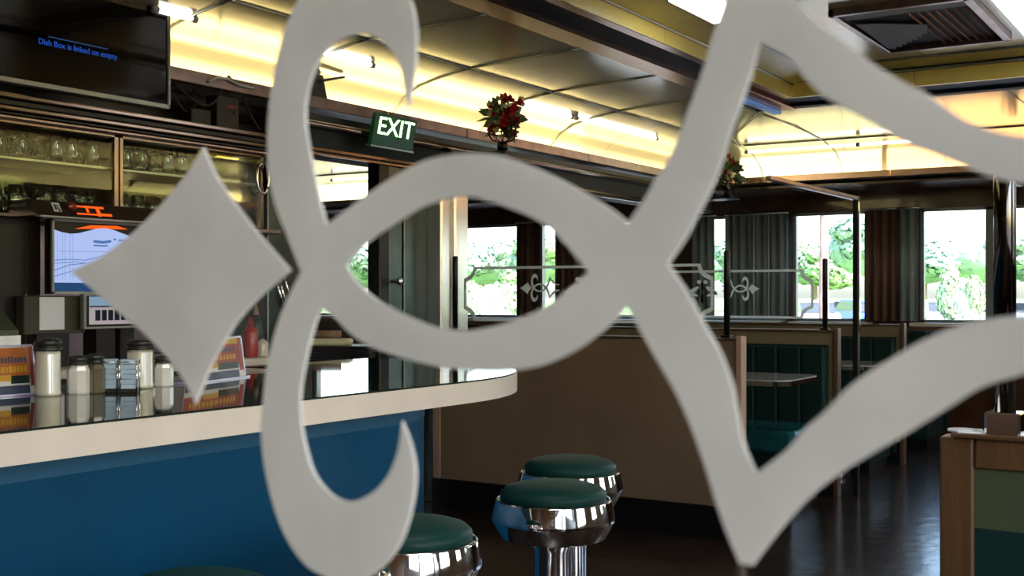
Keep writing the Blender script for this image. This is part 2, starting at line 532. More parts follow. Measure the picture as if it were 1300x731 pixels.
# dark trough
ringbox(RX0 + .02, RX1 - .0, RY0 + .02, RY1 - .02, IX0 - .02, IX1 + .02, IY0 - .04, IY1 + .04, Z(1.462), Z(1.50), 'ceiling_trough', M['trough'])
MB().box(RX0, 7.6, 3.19, 3.35, Z(1.435), Z(1.50)).build('trough_edge_strip', M['copper'], ceil_root)
MB().box(7.62, RX1, 3.19, 3.35, Z(1.45), Z(1.50)).build('trough_edge_strip', M['trough'], ceil_root)
MB().box(RX0, RX1, RY0, RY0 + .16, Z(1.435), Z(1.50)).build('trough_edge_strip', M['copper'], ceil_root)
MB().box(RX1 - .10, RX1, RY0 + .16, 3.19, Z(1.44), Z(1.50)).build('trough_edge_strip', M['trough'], ceil_root)
MB().box(IX0, IX1 + .05, IY1, IY1 + .07, Z(1.445), Z(1.50)).build('trough_inner_strip', M['copper'], ceil_root)
MB().box(IX1, IX1 + .05, IY0, IY1, Z(1.445), Z(1.50)).build('trough_inner_strip', M['steelpink'], ceil_root)
MB().box(IX0, IX1, IY0 - .07, IY0, Z(1.445), Z(1.50)).build('trough_inner_strip', M['copper'], ceil_root)
# tray sides, one yellow panel per bay
xs = lin(IX0, IX1, 8)
for a, b in zip(xs, xs[1:]):
    MB().box(a + .002, b - .002, IY1 - .012, IY1, Z(1.44), Z(1.535)).build('tray_side_panel', M['tray'], ceil_root)
    MB().box(a + .002, b - .002, IY0, IY0 + .012, Z(1.44), Z(1.535)).build('tray_side_panel', M['tray'], ceil_root)
    sl = MB(); sl.add([(a + .002, IY1 - .014, Z(1.535)), (b - .002, IY1 - .014, Z(1.535)), (b - .002, IY1 - .24, Z(1.572)), (a + .002, IY1 - .24, Z(1.572)),
                       (a + .002, IY1 - .014, Z(1.55)), (b - .002, IY1 - .014, Z(1.55)), (b - .002, IY1 - .24, Z(1.585)), (a + .002, IY1 - .24, Z(1.585))],
                      [(0, 1, 2, 3), (7, 6, 5, 4), (0, 4, 5, 1), (1, 5, 6, 2), (2, 6, 7, 3), (3, 7, 4, 0)])
    sl.build('tray_slope_panel', M['tray'], ceil_root)
ys = lin(IY0, IY1, 3)
for a, b in zip(ys, ys[1:]):
    MB().box(IX1 - .012, IX1, a + .002, b - .002, Z(1.44), Z(1.55)).build('tray_side_panel', M['tray'], ceil_root)
    MB().box(IX1 - .36, IX1 - .014, a + .002, b - .002, Z(1.572), Z(1.585)).build('tray_slope_panel', M['tray'], ceil_root)
    MB().box(IX0, IX0 + .012, a + .002, b - .002, Z(1.44), Z(1.55)).build('tray_side_panel', M['tray'], ceil_root)
for a, b in zip(lin(IX0, IX1 - .365, 8), lin(IX0, IX1 - .365, 8)[1:]):
    for c, d in zip(lin(IY0, IY1 - .245, 3), lin(IY0, IY1 - .245, 3)[1:]):
        MB().box(a + .002, b - .002, c + .002, d - .002, Z(1.575), Z(1.59)).build('tray_panel', M['traytop'], ceil_root)
strip([(IX0, IY1 - .242, Z(1.574)), (IX1, IY1 - .242, Z(1.574))], .014)
strip([(IX0, IY1 - .02, Z(1.537)), (IX1 - .02, IY1 - .02, Z(1.537))], .014)
strip([(IX1 - .018, IY0, Z(1.556)), (IX1 - .018, IY1 - .02, Z(1.556))], .018)
strip([(IX1 - .362, IY0, Z(1.574)), (IX1 - .362, IY1 - .24, Z(1.574))], .012)
# roof slab above everything
struct('roof', MB().box(X0 - .3, X1R + .9, Y0 - .3, Y1 + .3, Z(1.62), Z(1.75)), M['darkwall'])

# ---- cornices and walls
BACKX = 5.14
def cornice_y(xa, xb, y=4.6):
    r = empty('trim_1', (xa, y, Z(1.0))); r['kind'] = 'structure'
    n = 7
    for a, b in zip(lin(xa, xb, n), lin(xa, xb, n)[1:]):
        MB().bbox(a + .003, b - .003, y, y + .05, Z(1.078), Z(1.145), .006).build('fascia_panel', M['steelpink'], r)
    MB().box(xa, xb, y + .05, y + .26, Z(1.083), Z(1.10)).build('trough_floor', M['white'], r)
    MB().box(xa, xb, y + .035, y + .20, Z(.99), Z(1.05)).build('recess_board', M['darkwall'], r)
    t = MB(True)
    t.tube([(x, y + .012, Z(.985)) for x in (xa, xb)], .026, 16)
    t.build('round_rail', M['rail'], r)
    MB().box(xa, xb, y + .02, y + .20, Z(.81), Z(.975)).build('header_board', M['headerdark'], r)
    MB().box(xa, xb, y + .0, y + .03, Z(.835), Z(.85)).build('thin_rail', M['rail'], r)
    MB().box(xa, xb, y + .005, y + .03, Z(.81), Z(.822)).build('thin_rail', M['rail'], r)
    return r
cornice_y(4.95, CX + .03)
# left run above the back bar: an open recess with the cables
r = empty('trim_2', (-2.3, 4.6, Z(1.0))); r['kind'] = 'structure'
for a, b in zip(lin(-2.3, 4.95, 7), lin(-2.3, 4.95, 7)[1:]):
    MB().bbox(a + .003, b - .003, 4.6, 4.65, Z(1.078), Z(1.145), .006).build('fascia_panel', M['steelpink'], r)
MB().box(-2.3, 4.95, 4.65, 4.86, Z(1.083), Z(1.10)).build('trough_floor', M['white'], r)
MB().box(-2.3, 4.95, 4.82, 4.92, Z(.86), Z(1.05)).build('recess_board', M['darkwall'], r)
for zz, rr in ((.985, .022),):
    t = MB(True); t.tube([(-2.3, 4.80, Z(zz)), (4.95, 4.80, Z(zz))], .03, 16); t.build('round_rail', M['rail'], r)
for k, (z0, z1, m, yf) in enumerate(((.845, .868, 'rail', 4.53), (.815, .843, 'black', 4.55), (.792, .813, 'rail', 4.53), (.775, .790, 'black', 4.55), (.757, .773, 'steelpink', 4.54))):
    MB().bbox(-2.3, 4.93, yf, 4.86, Z(z0), Z(z1), .008).build('rail_moulding', M[m], r)
# far cornice (crosses the room and runs on into the annex)
r = empty('trim_3', (CX, 4, Z(1.1))); r['kind'] = 'structure'
ysp = lin(-1.4, 11.4, 12)
for a, b in zip(ysp, ysp[1:]):
    MB().bbox(CX, CX + .05, a + .003, b - .003, Z(1.085), Z(1.145), .006).build('fascia_panel', M['copper'], r)
MB().box(CX + .05, CX + .26, -1.4, 11.4, Z(1.083), Z(1.10)).build('trough_floor', M['white'], r)
MB().box(CX + .04, X1R, -1.4, 11.4, Z(1.03), Z(1.05)).build('soffit_board', M['headerbrown'], r)
# front (behind the camera) cornice
r = empty('trim_4', (0, CYF, Z(1.1))); r['kind'] = 'structure'
MB().box(-2.3, CX, CYF - .05, CYF, Z(1.0), Z(1.145)).build('fascia_panel', M['steelpink'], r)
MB().box(-2.3, CX, CYF - .26, CYF - .05, Z(1.0), Z(1.075)).build('trough_floor', M['white'], r)

# back bar wall, the steel panels beside the passage, the end wall
struct('wall_back', MB().box(X0, BACKX, 4.95, 5.10, 0, Z(1.5)).box(4.72 + .16, BACKX, 4.62, 4.95, 0, Z(1.05)), M['darkwall'])
struct('wall_annex', MB().box(4.9, X1R, Y1, Y1 + .15, 0, Z(1.6)).box(4.85, BACKX, 5.10, Y1, 0, Z(1.6)), M['wallpale'])
w = MB()
w.box(X0 - .15, X0, Y0, 5.1, 0, Z(-.40)); w.box(X0 - .15, X0, Y0, 5.1, Z(.88), Z(1.6))
w.box(X0 - .15, X0, Y0, 5.1, Z(-.40), Z(.88))
struct('wall_rear', w, M['woodledge'])

# ---- far wall with its windows
HZ, SZ = .85, -.275
def yw(px): 
    a, b, c = ray(px, 0); return 12.0 * b / a
open_px = [(398, 486), (500, 665), (684, 716), (756, 852), (882, 1001), (1006, 1100), (1168, 1320)]
opens = sorted([(yw(b), yw(a)) for a, b in open_px])
opens[0] = (-.6, opens[0][1])
def wall_with_openings(name, x0, x1, ya, yb, opens, sz, hz, m):
    w = MB()
    w.box(x0, x1, ya, yb, 0, sz); w.box(x0, x1, ya, yb, hz, Z(1.6))
    e = [ya] + [v for o in opens for v in o] + [yb]
    for a, b in zip(e[0::2], e[1::2]):
        w.box(x0, x1, a, b, sz, hz)
    return struct(name, w, m)
wall_with_openings('wall_far', X1R, X1R + .15, Y0, Y1, opens, Z(SZ), Z(HZ), M['headerbrown'])
for i, (a, b) in enumerate(opens):
    wr = empty('window_%d' % (i + 1), (12, (a + b) / 2, Z(SZ))); wr['kind'] = 'structure'
    f = MB()
    t = .03
    for q in ((a, a + t, SZ, HZ), (b - t, b, SZ, HZ), (a, b, SZ, SZ + t), (a, b, HZ - t, HZ)):
        f.box(12.03, 12.09, q[0], q[1], Z(q[2]), Z(q[3]))
    if i == 0: f.box(12.03, 12.09, yw(1256) - .04, yw(1256) + .04, Z(SZ), Z(HZ))
    if b - a > 1.4 and i in (5, 6): pass
    f.build('window_frame', M['silver'], wr)
    MB().box(12.055, 12.061, a + t, b - t, Z(SZ + t), Z(HZ - t)).build('window_pane', M['winglass'], wr)
    MB().bbox(11.80, 12.03, a - .06, b + .06, Z(SZ - .035), Z(SZ), .008).build('window_sill', M['cream'], wr)
MB
struct('trim_5', MB().bbox(11.72, 12.0, -1.4, 11.4, Z(SZ - .09), Z(SZ - .04), .008), M['woodledge'])

# front wall beside the camera, mostly windows (lets in the daylight)
fo = [(-2.3, -.4), (-.2, 1.5), (2.3, 3.3), (4.4, 5.2), (6.6, 7.4), (8.8, 9.6)]
w = MB()
w.box(X0, X1R, Y0 - .15, Y0, 0, Z(-.32)); w.box(X0, X1R, Y0 - .15, Y0, Z(.88), Z(1.6))
e = [X0] + [v for o in fo for v in o] + [X1R]
for a, b in zip(e[0::2], e[1::2]): w.box(a, b, Y0 - .15, Y0, Z(-.32), Z(.88))
struct('wall_front', w, M['brownlam'])

# ---- floor under the annex and ground outside
struct('ground', MB().box(-40, 70, -60, 120, -.45, -.36), M['asphalt'])
struct('lawn', MB().box(70.0, 500, -150, 300, -.50, -.34), M['grass'])

# ---- steel column and door panels of the back wall at Y = 4.6
r = empty('door_1', (5.76, 4.6, 0)); r['kind'] = 'structure'
MB().bbox(5.76, 5.86, 4.62, 4.72, 0, Z(.81), .006).build('door_frame', M['black'], r)
MB().bbox(5.865, 6.0, 4.63, 4.70, .02, Z(.81), .006).build('door_leaf', M['steeldark'], r)
MB().bbox(6.01, 6.25, 4.62, 4.70, .02, Z(.81), .006).build('door_leaf', M['steeldark'], r)
kp = at(505, 357, Y=4.60)
t = MB(True); t.lathe([(0.0, -.03), (.012, -.03), (.012, 0), (.026, .008), (.03, .022), (.022, .036), (0, .04)], (kp.x, 4.60, kp.z), 16, Matrix.Rotation(math.radians(90), 4, 'X'))
t.build('door_knob', M['chrome'], r)
r = empty('column', (6.4, 4.55, 0)); r['kind'] = 'structure'
for a, b, yo in ((6.25, 6.36, 4.50), (6.362, 6.46, 4.47), (6.462, 6.56, 4.50)):
    MB().bbox(a, b, yo, 4.70, .0, Z(.81), .012).build('column_panel', M['steel'], r)

# ---- back counter, steel splash back
bc = empty('back_counter', (2, 4.4, 0))
tag(bc, 'long back counter with cream edge under the monitors and steel splashback', 'counter')
MB().bbox(-2.3, 4.44, 4.12, 4.925, Z(-.345), Z(-.31), .008).build('worktop', M['cream'], bc)
MB().box(-2.3, 4.37, 4.18, 4.90, .08, Z(-.35)).build('body', M['steeldark'], bc)
for i, (a, b) in enumerate(zip(lin(-2.3, 4.37, 8), lin(-2.3, 4.37, 8)[1:])):
    d = MB().bbox(a + .01, b - .01, 4.155, 4.18, .12, Z(-.37), .004).build('door', M['steel'], bc)
for a, b in zip(lin(-2.3, 4.72, 6), lin(-2.3, 4.72, 6)[1:]):
    struct('wall_panel', MB().box(a + .002, b - .002, 4.93, 4.95, Z(-.305), Z(.33)), M['splash'])

# ================================================================== LAMPS IN THE CEILING
cove('cove_lamp', -2.0, 8.7, 4.66, 4.74, Z(1.108), 25)
cove('cove_lamp', 8.7, 10.7, 4.66, 4.74, Z(1.108), 3)
cove('cove_lamp', 11.06, 11.14, 3.0, 4.4, Z(1.108), 2, (1.0, .95, .62))
cove('cove_lamp', 11.06, 11.14, -1.2, 2.95, Z(1.108), 9, (1.0, .58, .30))
cove('cove_lamp', 11.06, 11.14, 4.9, 11.2, Z(1.108), 8, (.92, 1.0, .84))
cove('cove_lamp', -2.0, 10.7, CYF - .14, CYF - .06, Z(1.108), 60)

def tube_lamp(a, b, label, m='tubelamp'):
    mid = (Vector(a) + Vector(b)) / 2
    t = empty('tube_lamp', mid)
    tag(t, label, 'lamp', 'fluorescent tube lamps on the vault')
    L = MB(True); L.tube([a, b], .013, 10)
    L.build('tube', M[m], t)
    d = (Vector(b) - Vector(a)).normalized()
    for p, s in ((Vector(a), -1), (Vector(b), 1)):
        e = MB(True); e.tube([p, p + d * s * .03], .018, 10); e.build('end_cap', M['white'], t)
    return t
yt, zt = 4.40, Z(1.345)
def xa(px): 
    a, b, c = ray(px, 0); return yt * a / b
tube_lamp((xa(733), yt, zt), (xa(832), yt, zt), 'bright fluorescent tube lamp beyond the flower basket, farther of the pair')
tube_lamp((xa(664), yt, zt), (xa(724), yt, zt), 'bright fluorescent tube lamp right behind the red flowers')
tube_lamp((xa(200), yt, zt), (xa(243), yt, zt), 'bright fluorescent tube lamp above the television')
tube_lamp((xa(400), yt, zt), (xa(470), yt, zt), 'bright fluorescent tube lamp above the router')
tube_lamp((1.2, yt, zt), (2.2, yt, zt), 'bright fluorescent tube lamp above the near end of the back bar')
def ya_(px, X=10.6):
    a, b, c = ray(px, 0); return X * b / a
tube_lamp((10.6, ya_(950), zt), (10.6, ya_(1087), zt), 'long pale tube lamp on the vault over the far windows', 'tubelampwhite')
tube_lamp((10.6, ya_(1092), zt), (10.6, ya_(1200), zt), 'short warm tube lamp on the vault over the far windows')
tube_lamp((10.6, ya_(423), zt), (10.6, ya_(520), zt), 'white tube lamp seen through the passage beside the back bar', 'tubelampwhite')

def panel_light(x0, x1, y0, y1, label):
    t = empty('ceiling_light', ((x0 + x1) / 2, (y0 + y1) / 2, Z(1.56)))
    tag(t, label, 'lamp', 'light panels in the raised ceiling')
    f = MB()
    for q in ((x0 - .03, x0, y0 - .03, y1 + .03), (x1, x1 + .03, y0 - .03, y1 + .03), (x0, x1, y0 - .03, y0), (x0, x1, y1, y1 + .03)):
        f.box(*q, Z(1.545), Z(1.575))
    f.build('frame', M['alu'], t)
    MB().box(x0, x1, y0, y1, Z(1.53), Z(1.57)).build('diffuser', M['panelamp'], t)
panel_light(5.65, 6.25, 2.40, 2.61, 'white light panel of the raised ceiling cut by the top of the picture')
panel_light(6.3, 7.75, .62, 1.18, 'bright light panel beside the air conditioner')
panel_light(2.0, 3.0, 1.2, 1.7, 'light panel over the stools outside the view')
panel_light(.2, 1.2, 1.2, 1.7, 'light panel over the entrance outside the view')

# air conditioner cassette
ax0, ax1, ay0, ay1 = 6.45, 7.66, 1.27, 2.02
ac = empty('air_conditioner', ((ax0 + ax1) / 2, (ay0 + ay1) / 2, Z(1.5)))
tag(ac, 'dark ceiling air conditioner with thin reddish slats and a torn grey filter', 'air conditioner')
f = MB()
for q in ((ax0, ax0 + .04, ay0, ay1), (ax1 - .035, ax1, ay0, ay1), (ax0, ax1, ay0, ay0 + .045), (ax0, ax1, ay1 - .035, ay1)):
    f.bbox(*q, Z(1.535), Z(1.575), .006)
f.build('frame', M['steelpink'], ac)
MB().box(ax0 + .03, ax1 - .03, ay0 + .03, ay1 - .03, Z(1.566), Z(1.574)).build('backing', M['blackmatte'], ac)
MB().bbox(ax0 + .04, 6.66, ay0 + .045, ay1 - .035, Z(1.548), Z(1.562), .005).build('grey_flap', M['acgrey'], ac)
for k in range(7):
    yv = ay0 + .085 + k * .048
    s_ = MB(); s_.box(6.70, ax1 - .045, -.001, .001, -.006, .006, Matrix.Translation((0, yv, Z(1.556))) @ Matrix.Rotation(math.radians(20), 4, 'X'))
    s_.build('slat', M['slat'], ac)
fpx = [(1086, 31), (1115, 30), (1177, 31)]
for k in range(14):
    u = k / 13
    fpx.append((1178 - 42 * u + (2.5 if k % 2 else -1.5), 38 + 23 * u ** .8 + (1.8 if k % 2 else -1.2)))
fpx += [(1127, 61)]
MB().prism([tuple(at(x, y, z=1.552))[:2] for x, y in fpx], Z(1.550), Z(1.556)).build('filter', M['acgrey'], ac)

# blue lit sign at the far end of the trough
a, b = at(948, 117, Y=3.19), at(1009, 139, Y=3.19)
sx0, sx1 = 7.75, 8.86
sg = empty('blue_sign', (sx0, 3.12, Z(1.43)))
tag(sg, 'narrow blue sign strip with white marks at the far end of the ceiling trough', 'sign')
MB().bbox(sx0, sx1, 3.02, 3.14, Z(1.425), Z(1.495), .006).build('housing', M['redface'], sg)
MB().box(sx0, sx1, 3.142, 3.20, Z(1.40), Z(1.424)).build('face', M['bluesign'], sg)
for k in range(7):
    if k == 4: continue
    MB().box(8.28 + k * .045, 8.305 + k * .045, 3.155, 3.19, Z(1.3975), Z(1.3999)).build('white_mark', M['white'], sg)

# header bar and slim post over the booths
hb = MB().bbox(6.3, 7.96, 2.285, 2.325, Z(.635), Z(.66), .006)
tag(hb.build('header_bar', M['steelpink']), 'thin level steel bar over the first booth, meeting the slim black post', 'bar')
sp_ = empty('slim_post', (7.985, 2.3, 0))
tag(sp_, 'slim tall black post with a bright edge at the end of the middle divider', 'post')
MB().bbox(7.965, 8.005, 2.285, 2.325, 0, Z(.665), .006).build('post', M['black'], sp_)
MB().box(7.967, 8.003, 2.279, 2.2845, Z(-.25), Z(.63)).build('bright_edge', M['chrome'], sp_)

# ================================================================== BOOTH DIVIDERS WITH ETCHED GLASS
NEARX = .24
def etch_uv(px, py):
    p = at(px, py, X=NEARX)
    return (.3157 - p.y, p.z - EYE)
C = 'c'      # corner mark
OUTER = [(384, 345, C), (367, 302), (350, 257), (341.6, 205), (342, 150), (350, 90), (362, 42), (380, 0), (405, -42), (440, -66), (475, -58), (505, -32), (522, 0), (529, 28), (530.5, 60), (527, 102), (519, 140, C),
         (513, 102), (505, 74), (488, 54), (470, 44.5), (450, 44.5), (429, 54), (411, 71), (396, 102), (389, 142), (392, 175), (399, 214), (408, 255), (416, 285, C),
         (442, 266), (483, 236), (523, 212), (549, 201.5), (587, 195), (625, 196), (650, 202), (680, 213), (716, 230), (752, 250), (780, 268), (798, 283, C),
         (818, 255), (833, 228), (848, 205), (860, 180), (874, 142), (894, 87), (909, 38), (922, 0), (936, -38, C), (955, -72, C), (984, -38), (1012, 0), (1038, 29), (1072, 53), (1106, 79), (1143, 102), (1175, 118), (1201, 136), (1227, 153), (1261, 166), (1300, 174), (1350, 176), (1400, 168), (1450, 150, C),
         (1410, 205), (1350, 232), (1300, 233), (1261, 225), (1222, 210), (1185, 195), (1153, 183), (1117, 162), (1072, 137), (1046, 122), (1022, 99), (999, 72), (965, 55, C),
         (955, 94), (940, 138), (927, 174), (915, 213), (902, 244), (887, 273), (869, 306), (849, 335, C),
         (863, 355), (877, 376), (894, 408), (910, 437), (922, 463), (932, 493), (938, 527), (945, 563), (961, 600, C),
         (998, 572), (1024, 543), (1050, 520), (1083, 487), (1127, 458), (1162, 437), (1196, 421), (1232, 409), (1274, 402), (1310, 400), (1360, 404), (1410, 420), (1455, 455, C),
         (1400, 452), (1350, 460), (1300, 475), (1248, 491), (1211, 513), (1182, 531), (1153, 549), (1124, 566), (1090, 586), (1055, 609), (1026, 633), (998, 664), (977, 690), (957, 717, C),
         (940, 715, C), (928, 687), (914, 650), (900, 605), (886, 563), (870, 522), (856, 493), (838, 462), (818, 427), (797, 389, C),
         (780, 408), (754, 429), (729, 446), (691, 463), (652, 470), (617, 471), (579, 468), (549, 463), (506, 452), (473, 440), (447, 424), (424, 401), (409, 391, C),
         (402, 410), (391, 452), (383, 500), (385, 541), (395, 586), (407, 611), (428, 631), (450, 636), (477, 623), (496, 600), (507, 570), (512, 535, C),
         (525, 570), (529, 611), (520, 662), (502, 702), (472, 731), (440, 743), (414, 731), (388, 715), (360, 672), (341, 611), (333.5, 553), (337, 493), (343, 452), (357, 402), (371, 370)]
HOLE = [(441, 337, C), (462, 313), (485, 295), (511, 278), (539, 262), (564, 254), (595, 250), (625, 256), (650, 265), (676, 276), (698, 289), (721, 312), (748, 345, C),
        (716, 373), (686, 393), (665, 402), (640, 411), (612, 417), (589, 420), (557, 416), (536, 409), (511, 398), (483, 383), (457, 360)]
STAR = [(92, 345, C), (130, 326), (163, 302), (190, 277), (216, 249), (240, 219), (259.5, 187, C), (268, 206), (280, 230), (310, 272), (332, 300), (370, 343, C),
        (335, 373), (310, 399), (292, 424), (270, 462), (259, 490), (249.5, 512, C), (243, 496), (221, 462), (183, 421), (152, 396), (114, 363)]
def smooth_loop(pts, k=4):
    n = len(pts)
    out = []
    for i in range(n):
        p1, p2 = pts[i], pts[(i + 1) % n]
        p0 = pts[i - 1] if len(p1) == 2 else p1
        p3 = pts[(i + 2) % n] if len(p2) == 2 else p2
        for j in range(k):
            t = j / k
            q = [.5 * (2 * p1[a] + (p2[a] - p0[a]) * t + (2 * p0[a] - 5 * p1[a] + 4 * p2[a] - p3[a]) * t * t + (3 * p1[a] - p0[a] - 3 * p2[a] + p3[a]) * t ** 3) for a in (0, 1)]
            out.append(etch_uv(*q))
    return out
ETCH = [smooth_loop(OUTER), smooth_loop(HOLE)]
ETCH2 = [smooth_loop(STAR)]
# central bud, only complete on the far panes (pairs of mirrored halves meet here)
def ell(cu, cv, a, b, n=18, rot=0.0):
    return [(cu + a * math.cos(t) * math.cos(rot) - b * math.sin(t) * math.sin(rot), cv + a * math.cos(t) * math.sin(rot) + b * math.sin(t) * math.cos(rot)) for t in (2 * math.pi * i / n for i in range(n))]
BUDS = [[ell(.375, -.006, .055, .015, rot=.55)], [ell(.375, -.030, .045, .010, rot=-.35)], [ell(.425, .055, .018, .014)], [ell(.45, .03, .010, .040)], [ell(.45, -.06, .012, .035)]]

def etch_mesh(mb, loops, x, t, ymap, vmap):
    pts = [Vector((u, v, 0)) for lp in loops for u, v in lp]
    tri = tessellate_polygon([[Vector((u, v, 0)) for u, v in lp] for lp in loops])
    n = len(pts)
    vs = [(x, ymap(p.x), vmap(p.y)) for p in pts] + [(x + t, ymap(p.x), vmap(p.y)) for p in pts]
    fs = []
    for a in tri:
        fs.append(tuple(a)); fs.append(tuple(i + n for i in reversed(a)))
    b = 0
    for lp in loops:
        m = len(lp)
        for i in range(m):
            j = (i + 1) % m
            fs.append((b + i, b + j, b + j + n, b + i + n))
        b += m
    mb.add(vs, fs, False)

def bar_frame(ya, yb, za, zb, w, ch):
    """a flat frame line with stepped corners"""
    y0, y1 = min(ya, yb), max(ya, yb)
    def loop(i):
        c = ch + i * .2
        pts = []
        for (cx, cz, sx, sz) in ((y0, za, 1, 1), (y1, za, -1, 1), (y1, zb, -1, -1), (y0, zb, 1, -1)):
            cx += sx * i; cz += sz * i
            seg = [(cx, cz + sz * c), (cx + sx * c * .55, cz + sz * c * .75), (cx + sx * c * .85, cz + sz * c * .45), (cx + sx * c, cz)]
            if (sx * sz) < 0: seg = seg[::-1]
            pts += seg
        return pts
    return loop(0), loop(w)

def divider(name_label, X, Ya, d, length, faces, cap='wood', endm='woodlight', th=.05, base=.185, framed=False, postlabel=None):
    """low booth wall whose aisle end is at Ya and which runs in the direction d along Y, with an etched glass pane between posts"""
    Yb = Ya + d * length
    r = empty('booth_divider', (X, (Ya + Yb) / 2, 0))
    tag(r, name_label, 'partition', 'low booth walls' if postlabel == 0 else 'low booth walls topped with etched glass')
    ya, yb = min(Ya, Yb), max(Ya, Yb)
    def yy(a, b): return (min(Ya + d * a, Ya + d * b), max(Ya + d * a, Ya + d * b))
    top = Z(-.24)
    if framed:
        MB().bbox(X, X + th, *yy(0, .055), 0, top, .004).build('end_post', M['wood'], r)
        MB().bbox(X, X + th, *yy(.055, length), Z(-.29), top - .002, .004).build('top_rail', M['wood'], r)
        MB().box(X + .008, X + th, *yy(.055, length), Z(-.39), Z(-.29)).build('upper_panel', M['greenlam'], r)
        MB().box(X + .010, X + th, *yy(.055, length), 0, Z(-.392)).build('lower_panel', M['teallam'], r)
        MB().bbox(X - .01, X + th + .01, *yy(.02, length), top, top + .008, .003).build('cap', M['wood'], r)
    else:
        MB().bbox(X - .012, X + th + .012, *yy(0, .035), 0.0, top + .012, .004).build('end_post', M[endm], r)
        MB().box(X + .004, X + th, *yy(.035, length - .06), base, top - .015).build('panel', M[faces], r)
        MB().bbox(X + .0, X + th, *yy(length - .06, length), base, top - .012, .004).build('side_trim', M[endm], r)
        MB().box(X - .006, X + th, *yy(.035, length), 0, base - .003).build('baseboard', M['black'], r)
        MB().bbox(X - .008, X + th + .01, *yy(.035, length), top - .015, top, .004).build('cap', M[cap], r)
    if postlabel == 0: return r, None, 0, 0, 0, top
    # posts
    xm = X + th / 2
    for q in (.10, length - .16):
        c = (xm, Ya + d * q)
        fh = .045 if framed else .016
        p = MB(True)
        p.lathe([(.018, top), (.018, top + .475), (.014, top + .485), (0, top + .487)], (*c, 0), 20)
        po = p.build('glass_post', M['black'] if not framed else M['darkchrome'], r)
        MB().bbox(c[0] - .028, c[0] + .028, c[1] - .028, c[1] + .028, top, top + fh, .004).build('post_foot', M['chrome'] if framed else M['black'], po, local=False)
    g0, g1 = yy(.12, length - .18)
    gl = MB().box(xm - .003, xm + .003, g0, g1, top + .012, top + .47).build('glass_pane', M['glass'], r)
    return r, gl, xm, g0, g1, top

GX = NEARX
# near divider: camera looks through its pane
rd, gl, xm, g0, g1, top = divider('nearest booth divider whose large etched star and scroll glass fills the view', NEARX - .025 + .004, .58, -1, 1.8, 'brownlam', postlabel=1)
mb = MB()
for L in (ETCH, ETCH2):
    etch_mesh(mb, L, NEARX - .0006, .0008, lambda u: .3157 - u, lambda v: Z(v))
for bd in BUDS[2:]:
    etch_mesh(mb, bd, NEARX - .0006, .0008, lambda u: .3157 - u, lambda v: Z(v))
for L in (ETCH, ETCH2):
    etch_mesh(mb, L, NEARX - .0006, .0008, lambda u: .3157 - .90 + u, lambda v: Z(v))
fo_, fi_ = bar_frame(g0 + .012, g1 - .012, Z(-.2), Z(.185), .012, .05)
etch_mesh(mb, [fo_, fi_], NEARX - .0006, .0008, lambda u: u, lambda v: v)
mb.build('etching', M['frost'], gl)

rd, gl, xm, g0, g1, top = divider('booth divider with oak frame, grey green panel and chrome post at the lower edge', 2.08, .46, -1, 1.8, 'greenlam', framed=True)
FAR = []
for X, lab in ((6.15, 'wide brown booth divider behind the stools, farthest stool stands before it'),
               (7.9, 'middle booth divider with a slim brass glass post, behind the first green bench'),
               (9.65, 'last booth divider, behind the second small table near the far windows')):
    rd, gl, xm, g0, g1, top = divider(lab, X, 2.40, 1, 2.10 if X < 7 else 2.05, 'brownlam' if X < 7 else 'beige', endm='woodlight' if X < 7 else 'wood', postlabel=0 if X > 9 else None)
    if gl is None: continue
    mb = MB()
    yc0 = (g0 + g1) / 2
    s = 1.02
    sx = .96
    for L in (ETCH, ETCH2, *BUDS):
        for sgn in (1, -1):
            etch_mesh(mb, L, xm - .0045, .001, lambda u: yc0 + sgn * (.45 - u) * sx, lambda v: Z(.035 + v * s))
    fo_, fi_ = bar_frame(g0 + .06, g1 - .05, Z(-.165), Z(.175), .016, .075)
    etch_mesh(mb, [fo_, fi_], xm - .0045, .001, lambda u: u, lambda v: v)
    mb.build('etching', M['frostfar'], gl)

# ================================================================== COUNTER
ctr = empty('lunch_counter', (2.5, 2.7, 0))
tag(ctr, 'long blue lunch counter with thick cream edge, glossy dark top and rounded end', 'counter')
def counter_outline(off, rr, x_start=-2.4, back=3.12, yend=3.46, inner=3.45):
    c = (3.3, 3.25)
    y0 = 2.25 + off
    rad = 1.0 - off
    pts = [(x_start, y0), (c[0], y0)]
    for i in range(1, 16):
        t = -math.pi / 2 + math.pi / 2 * i / 15
        pts.append((c[0] + rad * math.cos(t), c[1] + rad * math.sin(t)))
    pts.append((c[0] + rad, yend))
    pts += [(inner, yend), (inner, back + .15), (inner - .15, back), (x_start, back)]
    return pts
MB().prism(counter_outline(0, 0), Z(-.365), Z(-.2955)).build('edge_slab', M['cream'], ctr)
MB().prism(counter_outline(.004, 0, -2.39, 3.116, 3.456, 3.454), Z(-.2955), Z(-.290)).build('counter_top', M['counter'], ctr)
pp = counter_outline(.36, 0, -2.3, 3.0, 3.36, 3.55)
MB().prism(pp, .12, Z(-.4665)).build('front_panel', M['blue'], ctr)
MB().prism(counter_outline(.357, 0, -2.31, 3.0, 3.36, 3.55), Z(-.4655), Z(-.365)).build('reflection_band', M['blue_reflect'], ctr)  # band shaped and coloured to stand for a reflection over the counter front
kk = counter_outline(.40, 0, -2.3, 2.98, 3.34, 3.58)
MB().prism(kk, 0, .12).build('kick_board', M['black'], ctr)

